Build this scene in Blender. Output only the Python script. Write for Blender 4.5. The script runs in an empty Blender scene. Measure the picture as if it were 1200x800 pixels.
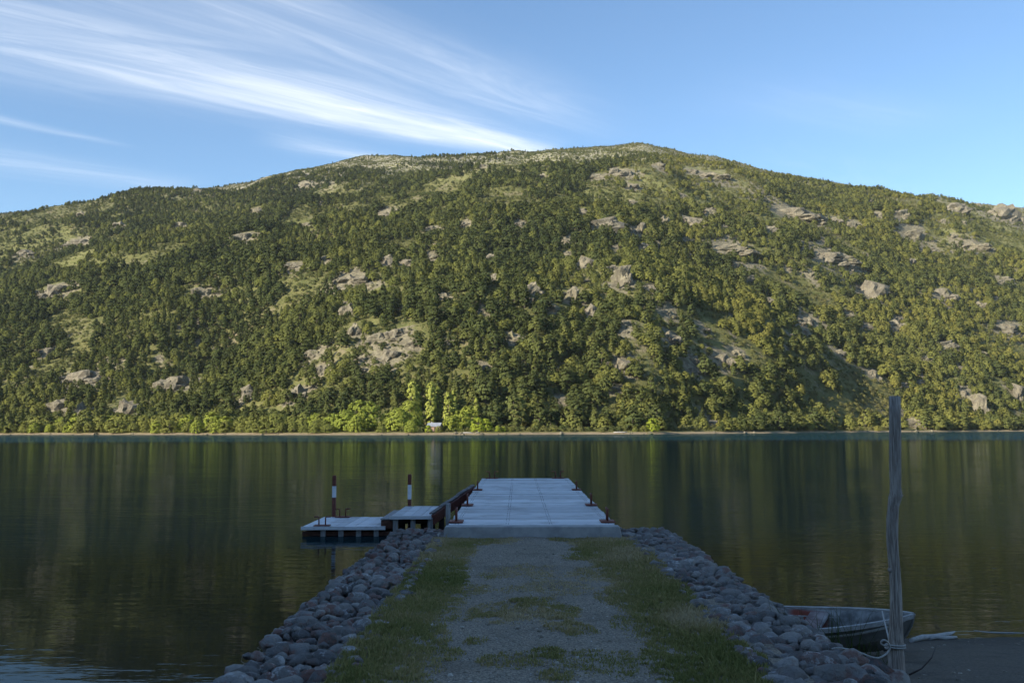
import bpy, bmesh, math, random
import numpy as np
from mathutils import Matrix, Vector, Euler
from mathutils.bvhtree import BVHTree

random.seed(7)
RNG = np.random.default_rng(7)
R = math.radians
scene = bpy.context.scene
COL = scene.collection

# ------------------------------------------------------------------ camera
CAM_Z = 1.65
FPX = 1167.0                     # focal length in photograph pixels (35 mm on 36 mm)
PITCH, YAW, ROLL = R(5.04), R(0.34), R(-0.14)
CM = (Matrix.Rotation(YAW, 3, 'Z') @ Matrix.Rotation(R(90) + PITCH, 3, 'X') @ Matrix.Rotation(ROLL, 3, 'Z'))
cam_data = bpy.data.cameras.new('camera')
cam_data.lens = 35.0
cam_data.sensor_width = 36.0
cam_data.clip_start = 0.1
cam_data.clip_end = 30000
cam = bpy.data.objects.new('camera', cam_data)
cam.matrix_world = Matrix.Translation((0, 0, CAM_Z)) @ CM.to_4x4()
COL.objects.link(cam)
scene.camera = cam

# ------------------------------------------------------------------ sky and sun
SUN_AZ, SUN_EL = R(-126), R(22.5)         # measured from +Y, positive towards +X
world = bpy.data.worlds.new('World')
scene.world = world
world.use_nodes = True
SKY_STRENGTH = 0.104
SUN_STRENGTH = 5.0
EXPOSURE = 1.0
sun_data = bpy.data.lights.new('sun', 'SUN')
sun_data.energy = SUN_STRENGTH
sun_data.angle = R(0.5)
sun_data.color = (1.0, 0.89, 0.73)
sun = bpy.data.objects.new('sun', sun_data)
sdir = Vector((math.sin(SUN_AZ) * math.cos(SUN_EL), math.cos(SUN_AZ) * math.cos(SUN_EL), math.sin(SUN_EL)))
sun.rotation_euler = (-sdir).to_track_quat('-Z', 'Y').to_euler()
sun.location = sdir * 50
COL.objects.link(sun)
scene.view_settings.view_transform = 'Standard'
scene.view_settings.look = 'None'
scene.view_settings.exposure = EXPOSURE
scene.view_settings.gamma = 1.0
scene.view_settings.use_curve_mapping = False
scene.cycles.max_bounces = 6
scene.cycles.diffuse_bounces = 3
scene.cycles.glossy_bounces = 3
scene.cycles.transparent_max_bounces = 6
scene.cycles.caustics_reflective = False
scene.cycles.caustics_refractive = False


def ray(px, py):
    v = CM @ Vector(((px - 600) / FPX, -(py - 400) / FPX, -1.0))
    return v.normalized()


def at_z(px, py, z):
    v = ray(px, py)
    t = (z - CAM_Z) / v.z
    return Vector((v.x * t, v.y * t, z))


def at_y(px, py, y):
    v = ray(px, py)
    t = y / v.y
    return Vector((v.x * t, y, CAM_Z + v.z * t))


CMI = CM.inverted()


def project(x, y, z):
    """numpy arrays -> photograph pixels"""
    m = np.array(CMI)
    p = np.stack([np.asarray(x), np.asarray(y), np.asarray(z) - CAM_Z], 0).reshape(3, -1)
    q = m @ p
    return 600 + FPX * q[0] / -q[2], 400 - FPX * q[1] / -q[2]


# ------------------------------------------------------------------ node helpers
class NT:
    def __init__(self, tree):
        self.t = tree
        self.n = tree.nodes
        self.l = tree.links

    def node(self, kind, **kw):
        n = self.n.new(kind)
        for k, v in kw.items():
            setattr(n, k, v)
        return n

    def put(self, sock, v):
        if isinstance(v, bpy.types.NodeSocket):
            self.l.new(v, sock)
        elif v is not None:
            if sock.type == 'RGBA' and not isinstance(v, (int, float)) and len(v) == 3:
                v = (*v, 1)
            sock.default_value = v

    def math(self, op, a, b=None, c=None, clamp=False):
        n = self.node('ShaderNodeMath', operation=op, use_clamp=clamp)
        self.put(n.inputs[0], a)
        if b is not None: self.put(n.inputs[1], b)
        if c is not None: self.put(n.inputs[2], c)
        return n.outputs[0]

    def vmath(self, op, a, b=None):
        n = self.node('ShaderNodeVectorMath', operation=op)
        self.put(n.inputs[0], a)
        if b is not None: self.put(n.inputs[1], b)
        return n.outputs['Value'] if op in ('DOT_PRODUCT', 'LENGTH', 'DISTANCE') else n.outputs[0]

    def mix(self, fac, a, b, blend='MIX'):
        n = self.node('ShaderNodeMix', data_type='RGBA', blend_type=blend)
        self.put(n.inputs[0], fac)
        self.put(n.inputs[6], a)
        self.put(n.inputs[7], b)
        return n.outputs[2]

    def noise(self, vec, scale, detail=3, rough=0.55, dist=0.0):
        n = self.node('ShaderNodeTexNoise')
        if vec is not None: self.put(n.inputs['Vector'], vec)
        n.inputs['Scale'].default_value = scale
        n.inputs['Detail'].default_value = detail
        n.inputs['Roughness'].default_value = rough
        n.inputs['Distortion'].default_value = dist
        return n.outputs['Fac']

    def ramp(self, v, lo, hi, smooth=True):
        n = self.node('ShaderNodeMapRange', interpolation_type='SMOOTHSTEP' if smooth else 'LINEAR')
        self.put(n.inputs[0], v)
        self.put(n.inputs[1], lo)
        self.put(n.inputs[2], hi)
        n.inputs[3].default_value = 0
        n.inputs[4].default_value = 1
        return n.outputs[0]

    def scalev(self, vec, s):
        n = self.node('ShaderNodeVectorMath', operation='MULTIPLY')
        self.put(n.inputs[0], vec)
        n.inputs[1].default_value = s
        return n.outputs[0]

    def bump(self, h, strength, dist, normal=None):
        n = self.node('ShaderNodeBump')
        n.inputs['Strength'].default_value = strength
        n.inputs['Distance'].default_value = dist
        self.put(n.inputs['Height'], h)
        if normal is not None: self.put(n.inputs['Normal'], normal)
        return n.outputs[0]


def material(name):
    m = bpy.data.materials.new(name)
    m.use_nodes = True
    t = NT(m.node_tree)
    t.n.clear()
    out = t.node('ShaderNodeOutputMaterial')
    return m, t, out


def principled(t, out, col, rough=0.8, spec=0.3, normal=None, metal=0.0):
    p = t.node('ShaderNodeBsdfPrincipled')
    t.put(p.inputs['Base Color'], col)
    t.put(p.inputs['Roughness'], rough)
    p.inputs['Specular IOR Level'].default_value = spec
    p.inputs['Metallic'].default_value = metal
    if normal is not None: t.put(p.inputs['Normal'], normal)
    t.l.new(p.outputs[0], out.inputs[0])
    return p


# ------------------------------------------------------------------ world: sky with cirrus
def build_world():
    t = NT(world.node_tree)
    t.n.clear()
    out = t.node('ShaderNodeOutputWorld')
    bg = t.node('ShaderNodeBackground')
    bg.inputs[1].default_value = SKY_STRENGTH
    sky = t.node('ShaderNodeTexSky', sky_type='NISHITA')
    sky.sun_disc = False
    sky.sun_elevation = SUN_EL
    sky.sun_rotation = SUN_AZ
    sky.altitude = 900
    sky.air_density = 1.0
    sky.dust_density = 0.2
    sky.ozone_density = 2.6
    tc = t.node('ShaderNodeTexCoord')
    d = tc.outputs['Generated']
    sep = t.node('ShaderNodeSeparateXYZ')
    t.put(sep.inputs[0], d)
    z = t.math('MAXIMUM', sep.outputs[2], 0.03)
    u = t.math('DIVIDE', sep.outputs[0], z)
    v = t.math('DIVIDE', sep.outputs[1], z)
    comb = t.node('ShaderNodeCombineXYZ')
    t.put(comb.inputs[0], u)
    t.put(comb.inputs[1], v)
    P = comb.outputs[0]

    def plane(px, py):
        r = ray(px, py)
        return Vector((r.x / r.z, r.y / r.z, 0))

    warp = t.node('ShaderNodeTexNoise')
    t.put(warp.inputs['Vector'], P)
    warp.inputs['Scale'].default_value = 1.6
    warp.inputs['Detail'].default_value = 3
    wv = t.vmath('SUBTRACT', warp.outputs['Color'], (0.5, 0.5, 0.5))
    Pw = t.vmath('ADD', P, t.scalev(wv, (0.07, 0.07, 0)))
    total = None

    def streak(a, b, w0, w1, dens, s_in, s_out, seed, thr=(0.35, 0.75), sharp=1.0):
        nonlocal total
        A, B = plane(*a), plane(*b)
        D = B - A
        L = D.length
        D.normalize()
        N = Vector((-D.y, D.x, 0))
        rel = t.vmath('SUBTRACT', Pw, tuple(A))
        s = t.math('DIVIDE', t.vmath('DOT_PRODUCT', rel, tuple(D)), L)
        w = t.vmath('DOT_PRODUCT', rel, tuple(N))
        width = t.math('MAXIMUM', t.math('MULTIPLY_ADD', s, w1 - w0, w0), 0.012)
        q = t.math('DIVIDE', w, width)
        g = t.math('POWER', 2.718, t.math('MULTIPLY', t.math('MULTIPLY', q, q), -sharp))
        along = t.math('MULTIPLY', t.ramp(s, *s_in), t.math('SUBTRACT', 1.0, t.ramp(s, *s_out)))
        c = t.node('ShaderNodeCombineXYZ')
        t.put(c.inputs[0], t.math('MULTIPLY', s, L * 0.75))
        t.put(c.inputs[1], t.math('MULTIPLY', w, 4.6))
        c.inputs[2].default_value = seed
        n = t.noise(c.outputs[0], 1.7, 9, 0.66, 0.9)
        n = t.ramp(n, *thr)
        n = t.math('MULTIPLY_ADD', n, 0.62, 0.38)
        k = t.math('MULTIPLY', t.math('MULTIPLY', g, along), t.math('MULTIPLY', n, dens))
        total = k if total is None else t.math('ADD', total, k)

    streak((-60, 25), (640, 180), 0.34, 0.10, 0.66, (-0.9, 0.75), (0.96, 1.02), 1.0)
    streak((60, 40), (640, 180), 0.16, 0.05, 0.35, (-0.1, 0.6), (0.93, 1.02), 1.5)
    streak((150, 90), (600, 178), 0.10, 0.06, 0.35, (-0.2, 0.5), (0.85, 1.05), 2.0)
    streak((150, -45), (740, 165), 0.24, 0.12, 0.34, (-0.9, 0.2), (0.55, 1.05), 3.0)
    streak((-30, 133), (170, 176), 0.04, 0.025, 0.26, (-0.3, 0.1), (0.5, 1.0), 4.0, (0.3, 0.7))
    streak((-80, 178), (240, 222), 0.20, 0.13, 0.24, (-0.3, 0.2), (0.8, 1.05), 5.0, (0.42, 0.72))
    streak((330, 165), (520, 200), 0.09, 0.06, 0.40, (-0.2, 0.2), (0.7, 1.1), 6.0, (0.4, 0.7))
    streak((880, 110), (1100, 150), 0.20, 0.14, 0.10, (-0.4, 0.3), (0.6, 1.2), 7.0)
    # thin cirrus fibres in the rest of the sky
    D = (plane(636, 175) - plane(0, 25)).normalized()
    c = t.node('ShaderNodeCombineXYZ')
    t.put(c.inputs[0], t.math('MULTIPLY', t.vmath('DOT_PRODUCT', Pw, tuple(D)), 0.35))
    t.put(c.inputs[1], t.vmath('DOT_PRODUCT', Pw, (-D.y, D.x, 0)))
    n1 = t.ramp(t.noise(c.outputs[0], 1.1, 7, 0.6, 0.3), 0.55, 0.9)
    total = t.math('ADD', total, t.math('MULTIPLY', n1, 0.35))
    total = t.math('MULTIPLY', total, t.ramp(sep.outputs[2], 0.06, 0.2))
    total = t.math('MINIMUM', total, 0.92)
    col = t.mix(total, t.mix(1.0, sky.outputs[0], (0.90, 1.0, 1.03), 'MULTIPLY'), (6.2, 6.45, 6.8))
    t.put(bg.inputs[0], col)
    t.l.new(bg.outputs[0], out.inputs[0])


build_world()

# ------------------------------------------------------------------ object helpers


def tag(o, label=None, cat=None, group=None, kind=None):
    if label: o['label'] = label
    if cat: o['category'] = cat
    if group: o['group'] = group
    if kind: o['kind'] = kind
    return o


def link(name, mesh, mat=None, parent=None):
    o = bpy.data.objects.new(name, mesh)
    COL.objects.link(o)
    if mat is not None and len(mesh.materials) == 0:
        mesh.materials.append(mat)
    if parent is not None: o.parent = parent
    return o


def empty(name, loc, rz=0.0):
    o = bpy.data.objects.new(name, None)
    COL.objects.link(o)
    o.location = loc
    o.rotation_euler = (0, 0, rz)
    o.empty_display_size = 0.2
    return o


def mesh_from(name, verts, faces, smooth=False):
    me = bpy.data.meshes.new(name)
    me.from_pydata([tuple(v) for v in verts], [], [tuple(f) for f in faces])
    me.update()
    if smooth: me.polygons.foreach_set('use_smooth', [True] * len(me.polygons))
    return me


def fast_mesh(name, verts, faces, smooth=False):
    """numpy verts (n,3), faces (m,k)"""
    verts = np.asarray(verts, dtype=np.float32)
    faces = np.asarray(faces, dtype=np.int32)
    m, k = faces.shape
    me = bpy.data.meshes.new(name)
    me.vertices.add(len(verts))
    me.vertices.foreach_set('co', verts.ravel())
    me.loops.add(m * k)
    me.loops.foreach_set('vertex_index', faces.ravel())
    me.polygons.add(m)
    me.polygons.foreach_set('loop_start', np.arange(0, m * k, k, dtype=np.int32))
    me.update(calc_edges=True)
    if smooth: me.polygons.foreach_set('use_smooth', np.ones(m, dtype=bool))
    return me


def bm_mesh(name, bm, bevel=0.0, smooth=False):
    if bevel:
        bmesh.ops.bevel(bm, geom=list(bm.edges), offset=bevel, segments=1, affect='EDGES')
    me = bpy.data.meshes.new(name)
    bm.to_mesh(me)
    bm.free()
    if smooth: me.polygons.foreach_set('use_smooth', [True] * len(me.polygons))
    return me


def bm_box(bm, c, s, rot=None):
    m = Matrix.Translation(c)
    if rot is not None: m = m @ rot.to_4x4()
    m = m @ Matrix.Diagonal((s[0], s[1], s[2], 1))
    bmesh.ops.create_cube(bm, size=1, matrix=m)


def box(name, c, s, mat, parent=None, bevel=0.0, rot=None):
    bm = bmesh.new()
    bm_box(bm, c, s, rot)
    return link(name, bm_mesh(name, bm, bevel), mat, parent)


def tube_mesh(name, pts, radii, seg=8, caps=True, smooth=True):
    pts = [Vector(p) for p in pts]
    verts, faces = [], []
    n = len(pts)
    ref = None
    for i, p in enumerate(pts):
        tan = (pts[min(i + 1, n - 1)] - pts[max(i - 1, 0)]).normalized()
        if ref is None:
            ref = Vector((1, 0, 0)) if abs(tan.x) < 0.8 else Vector((0, 1, 0))
        a = (ref - tan * ref.dot(tan)).normalized()
        ref = a
        b = tan.cross(a)
        r = radii[i] if hasattr(radii, '__len__') else radii
        for k in range(seg):
            th = 2 * math.pi * k / seg
            verts.append(p + (a * math.cos(th) + b * math.sin(th)) * r)
    for i in range(n - 1):
        for k in range(seg):
            k2 = (k + 1) % seg
            faces.append((i * seg + k, i * seg + k2, (i + 1) * seg + k2, (i + 1) * seg + k))
    if caps:
        faces.append(tuple(range(seg - 1, -1, -1)))
        faces.append(tuple(range((n - 1) * seg, n * seg)))
    me = bpy.data.meshes.new(name)
    me.from_pydata([tuple(v) for v in verts], [], faces)
    me.update()
    if smooth:
        me.polygons.foreach_set('use_smooth', [len(f.vertices) == 4 for f in me.polygons])
    return me


# ------------------------------------------------------------------ numpy noise
def _hash(ix, iy, seed):
    h = (ix.astype(np.int64) * 374761393 + iy.astype(np.int64) * 668265263 + seed * 1442695041) & 0xffffffff
    h = ((h ^ (h >> 13)) * 1274126177) & 0xffffffff
    return ((h ^ (h >> 16)) & 0xffff) / 65535.0


def vnoise(x, y, seed=0):
    x = np.asarray(x, dtype=float)
    y = np.asarray(y, dtype=float)
    ix, iy = np.floor(x), np.floor(y)
    fx, fy = x - ix, y - iy
    fx = fx * fx * (3 - 2 * fx)
    fy = fy * fy * (3 - 2 * fy)
    a, b = _hash(ix, iy, seed), _hash(ix + 1, iy, seed)
    c, d = _hash(ix, iy + 1, seed), _hash(ix + 1, iy + 1, seed)
    return (a + (b - a) * fx) * (1 - fy) + (c + (d - c) * fx) * fy


def fbm(x, y, seed=0, octaves=4):
    s, a, tot = 0, 1.0, 0
    for o in range(octaves):
        s = s + a * vnoise(np.asarray(x) * 2 ** o, np.asarray(y) * 2 ** o, seed + o * 17)
        tot += a
        a *= 0.5
    return s / tot


def smooth(e0, e1, x):
    t = np.clip((np.asarray(x, dtype=float) - e0) / (e1 - e0), 0, 1)
    return t * t * (3 - 2 * t)


# ------------------------------------------------------------------ materials
def leaf_material(name, c1, c2, c3, transl=0.16):
    """c1, c2 vary from tree to tree, c3 shows in patches of the forest"""
    m, t, out = material(name)
    oi = t.node('ShaderNodeObjectInfo')
    geo = t.node('ShaderNodeNewGeometry')
    # stands by noise, plus a drift along X: darker west, lighter east
    sx = t.node('ShaderNodeSeparateXYZ')
    t.put(sx.inputs[0], oi.outputs['Location'])
    east = t.ramp(sx.outputs[0], -260.0, 330.0)
    stand = t.ramp(t.noise(oi.outputs['Location'], 0.007, 4, 0.65), 0.38, 0.62)
    mixf = t.math('ADD', t.math('MULTIPLY', oi.outputs['Random'], 0.35), t.math('MULTIPLY', stand, 0.50))
    mixf = t.math('ADD', mixf, t.math('MULTIPLY_ADD', east, 0.42, -0.20), clamp=True)
    col = t.mix(mixf, c1, c2)
    patch = t.math('MULTIPLY', t.ramp(t.noise(oi.outputs['Location'], 0.005, 4, 0.65), 0.44, 0.60), t.math('MULTIPLY_ADD', east, 0.6, 0.25))
    col = t.mix(patch, col, c3)
    n = t.noise(geo.outputs['Position'], 0.55, 2, 0.6)
    col = t.mix(t.math('MULTIPLY', t.ramp(n, 0.35, 0.7), 0.35), col, t.mix(0.5, col, (0.16, 0.15, 0.04)))
    di = t.node('ShaderNodeBsdfDiffuse')
    tr = t.node('ShaderNodeBsdfTranslucent')
    t.put(di.inputs[0], col)
    t.put(tr.inputs[0], col)
    mx = t.node('ShaderNodeMixShader')
    mx.inputs[0].default_value = transl
    t.l.new(di.outputs[0], mx.inputs[1])
    t.l.new(tr.outputs[0], mx.inputs[2])
    t.l.new(mx.outputs[0], out.inputs[0])
    return m


M = {}
M['leaf_dark'] = leaf_material('leaf_dark', (0.046, 0.066, 0.026), (0.103, 0.125, 0.044), (0.132, 0.150, 0.044))
M['leaf_olive'] = leaf_material('leaf_olive', (0.078, 0.100, 0.036), (0.159, 0.171, 0.050), (0.196, 0.199, 0.049))
M['leaf_fresh'] = leaf_material('leaf_fresh', (0.155, 0.179, 0.049), (0.224, 0.233, 0.061), (0.253, 0.239, 0.061), 0.3)
M['leaf_light'] = leaf_material('leaf_light', (0.26, 0.31, 0.060), (0.34, 0.37, 0.065), (0.31, 0.35, 0.065), 0.35)
M['leaf_poplar'] = leaf_material('leaf_poplar', (0.33, 0.37, 0.09), (0.37, 0.40, 0.09), (0.35, 0.38, 0.09), 0.35)
M['leaf_bright'] = leaf_material('leaf_bright', (0.30, 0.37, 0.05), (0.35, 0.40, 0.05), (0.32, 0.37, 0.05), 0.35)
M['leaf_shrub'] = leaf_material('leaf_shrub', (0.115, 0.138, 0.046), (0.190, 0.195, 0.070), (0.21, 0.20, 0.080), 0.3)
M['leaf_pale'] = leaf_material('leaf_pale', (0.17, 0.16, 0.11), (0.24, 0.22, 0.16), (0.20, 0.20, 0.12), 0.2)


def simple(name, c1, c2, scale, rough=0.85, spec=0.25, bump=0.0, bscale=None, coord='Object', stretch=(1, 1, 1), rnd=0.0, detail=4):
    m, t, out = material(name)
    if coord == 'World':
        vec = t.node('ShaderNodeNewGeometry').outputs['Position']
    else:
        vec = t.node('ShaderNodeTexCoord').outputs['Object']
    vec = t.scalev(vec, stretch)
    n = t.noise(vec, scale, detail, 0.6)
    col = t.mix(t.ramp(n, 0.3, 0.7), c1, c2)
    if rnd:
        oi = t.node('ShaderNodeObjectInfo')
        k = t.math('MULTIPLY_ADD', oi.outputs['Random'], 2 * rnd, 1 - rnd)
        cc = t.node('ShaderNodeCombineXYZ')
        for i in range(3): t.put(cc.inputs[i], k)
        col = t.mix(1.0, col, cc.outputs[0], 'MULTIPLY')
    nrm = None
    if bump: nrm = t.bump(t.noise(vec, bscale or scale * 2, 5, 0.65), 1.0, bump)
    principled(t, out, col, rough, spec, nrm)
    return m


M['bark'] = simple('bark', (0.10, 0.085, 0.07), (0.20, 0.17, 0.14), 3.0, bump=0.03)
M['snag'] = simple('snag', (0.30, 0.28, 0.25), (0.42, 0.40, 0.36), 1.0)
M['red_steel'] = simple('red_steel', (0.13, 0.032, 0.022), (0.20, 0.065, 0.045), 14.0, 0.6, 0.4, 0.002, 60)
M['white_paint'] = simple('white_paint', (0.62, 0.63, 0.64), (0.78, 0.79, 0.80), 9.0, 0.6, 0.4)
M['concrete'] = simple('concrete', (0.30, 0.30, 0.30), (0.44, 0.43, 0.42), 5.0, 0.9, 0.2, 0.004, 40)
M['timber_grey'] = simple('timber_grey', (0.22, 0.21, 0.21), (0.38, 0.37, 0.36), 5.0, 0.85, 0.2, 0.004, 20, stretch=(6, 6, 1))
M['timber_brown'] = simple('timber_brown', (0.085, 0.038, 0.026), (0.15, 0.07, 0.05), 5.0, 0.8, 0.25, 0.004, 20, stretch=(3, 1, 3))
M['timber_cap'] = simple('timber_cap', (0.12, 0.105, 0.10), (0.24, 0.215, 0.20), 5.0, 0.85, 0.2, 0.004, 20)
M['timber_dark'] = simple('timber_dark', (0.03, 0.022, 0.02), (0.06, 0.045, 0.04), 5.0, 0.8, 0.25)
M['rope'] = simple('rope', (0.30, 0.29, 0.27), (0.48, 0.47, 0.44), 120.0, 0.9, 0.1, 0.002, 250)
M['driftwood'] = simple('driftwood', (0.30, 0.29, 0.28), (0.46, 0.45, 0.43), 8.0, 0.9, 0.2, 0.005, 25, stretch=(1, 5, 5))
M['wire'] = simple('wire', (0.20, 0.20, 0.20), (0.30, 0.29, 0.28), 10.0, 0.5, 0.4)


def plank_material():
    m, t, out = material('plank')
    g = t.node('ShaderNodeNewGeometry').outputs['Position']
    oi = t.node('ShaderNodeObjectInfo')
    grain = t.noise(t.scalev(g, (1.2, 28, 28)), 3.0, 5, 0.65)
    blotch = t.noise(g, 2.2, 3, 0.6)
    col = t.mix(t.ramp(grain, 0.3, 0.7), (0.56, 0.56, 0.57), (0.78, 0.78, 0.78))
    col = t.mix(t.math('MULTIPLY', t.ramp(blotch, 0.48, 0.68), 0.5), col, (0.36, 0.345, 0.33))
    k = t.math('MULTIPLY_ADD', oi.outputs['Random'], 0.38, 0.74)
    cc = t.node('ShaderNodeCombineXYZ')
    for i in range(3): t.put(cc.inputs[i], k)
    col = t.mix(1.0, col, cc.outputs[0], 'MULTIPLY')
    principled(t, out, col, 0.75, 0.3, t.bump(grain, 1.0, 0.003))
    return m


M['plank'] = plank_material()


def stone_material():
    m, t, out = material('gabion_stone')
    tc = t.node('ShaderNodeNewGeometry').outputs['Position']
    oi = t.node('ShaderNodeObjectInfo')
    r = oi.outputs['Random']
    base = t.mix(r, (0.070, 0.065, 0.060), (0.38, 0.355, 0.32))
    n = t.noise(tc, 9.0, 5, 0.65)
    base = t.mix(t.ramp(n, 0.35, 0.7), base, t.mix(0.5, base, (0.22, 0.22, 0.23)))
    r2 = t.math('FRACT', t.math('MULTIPLY', r, 17.31))
    rust = t.ramp(t.noise(tc, 6.0, 5, 0.65), 0.47, 0.62)
    rust = t.math('MULTIPLY', rust, t.ramp(r2, 0.2, 0.6))
    base = t.mix(t.math('MULTIPLY', rust, 0.8), base, (0.215, 0.105, 0.080))
    r3 = t.math('FRACT', t.math('MULTIPLY', r, 41.7))
    pale = t.math('MULTIPLY', t.ramp(t.noise(tc, 14.0, 4, 0.7), 0.5, 0.62), t.ramp(r3, 0.62, 0.85))
    base = t.mix(t.math('MULTIPLY', pale, 0.8), base, (0.52, 0.51, 0.50))
    h = t.math('ADD', t.noise(tc, 22.0, 5, 0.7), t.math('MULTIPLY', t.noise(tc, 7.0, 2), 1.5))
    principled(t, out, base, 0.85, 0.25, t.bump(h, 1.0, 0.045))
    return m


M['stone'] = stone_material()


def rock_material():
    m, t, out = material('outcrop_rock')
    g = t.node('ShaderNodeNewGeometry').outputs['Position']
    oi = t.node('ShaderNodeObjectInfo')
    n = t.noise(t.scalev(g, (1, 1, 0.6)), 0.25, 6, 0.68)
    col = t.mix(t.ramp(n, 0.3, 0.7), (0.118, 0.108, 0.078), (0.268, 0.242, 0.165))
    col = t.mix(t.math('MULTIPLY', oi.outputs['Random'], 0.5), col, (0.195, 0.176, 0.140))
    cr = t.ramp(t.noise(t.scalev(g, (1.0, 1.0, 0.3)), 0.45, 5, 0.7, 0.6), 0.50, 0.42)
    col = t.mix(t.math('MULTIPLY', cr, 0.5), col, (0.10, 0.085, 0.065))
    moss = t.ramp(t.noise(g, 0.12, 4, 0.6), 0.56, 0.70)
    col = t.mix(t.math('MULTIPLY', moss, 0.6), col, (0.14, 0.14, 0.055))
    principled(t, out, col, 0.9, 0.15, t.bump(t.noise(g, 0.5, 6, 0.7), 1.0, 1.2))
    return m


M['outcrop'] = rock_material()


def hill_material():
    m, t, out = material('hillside_ground')
    g = t.node('ShaderNodeNewGeometry').outputs['Position']
    sep = t.node('ShaderNodeSeparateXYZ')
    t.put(sep.inputs[0], g)
    a = t.noise(g, 0.012, 4, 0.6)
    b = t.noise(g, 0.07, 5, 0.65)
    c = t.noise(g, 0.35, 4, 0.7)
    col = t.mix(t.ramp(b, 0.35, 0.65), (0.095, 0.105, 0.036), (0.145, 0.142, 0.052))
    col = t.mix(t.math('MULTIPLY', t.ramp(c, 0.48, 0.68), 0.5), col, (0.19, 0.17, 0.075))
    col = t.mix(t.math('MULTIPLY', t.ramp(t.noise(g, 0.03, 4, 0.65), 0.54, 0.64), t.math('MULTIPLY', t.ramp(c, 0.40, 0.60), 0.8)), col, (0.25, 0.205, 0.14))
    mead = t.node('ShaderNodeAttribute', attribute_name='meadow').outputs['Fac']
    col = t.mix(t.math('MULTIPLY', mead, t.ramp(b, 0.3, 0.6)), col, t.mix(t.ramp(c, 0.35, 0.65), (0.150, 0.175, 0.052), (0.235, 0.215, 0.095)))
    bare = t.node('ShaderNodeAttribute', attribute_name='bare').outputs['Fac']
    bare = t.ramp(t.math('ADD', bare, t.math('MULTIPLY', t.math('SUBTRACT', t.noise(g, 0.11, 5, 0.7), 0.5), 1.5)), 0.30, 0.55)
    rockc = t.mix(t.ramp(t.noise(g, 0.3, 6, 0.7), 0.35, 0.65), (0.132, 0.119, 0.082), (0.268, 0.241, 0.160))
    col = t.mix(bare, col, rockc)
    # stony heights
    hi = t.math('MULTIPLY', t.ramp(sep.outputs[2], 280.0, 460.0), 0.9)
    col = t.mix(t.math('MULTIPLY', hi, t.ramp(t.noise(g, 0.2, 4, 0.7), 0.42, 0.58)), col, (0.32, 0.295, 0.24))
    # dry grass terrace and the pale shingle beach at the waterline
    low = t.ramp(sep.outputs[2], 9.0, 2.0)
    col = t.mix(t.math('MULTIPLY', low, t.ramp(c, 0.25, 0.6)), col, (0.21, 0.19, 0.07))
    edge = t.math('ADD', sep.outputs[2], t.math('MULTIPLY', t.math('SUBTRACT', b, 0.5), 1.2))
    beach = t.ramp(edge, 0.35, -0.05)
    col = t.mix(beach, col, t.mix(t.ramp(c, 0.3, 0.7), (0.24, 0.19, 0.115), (0.36, 0.29, 0.19)))
    principled(t, out, col, 0.95, 0.1, t.bump(t.noise(g, 0.5, 6, 0.72), 1.0, 1.3))
    return m


M['hill'] = hill_material()


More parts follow.
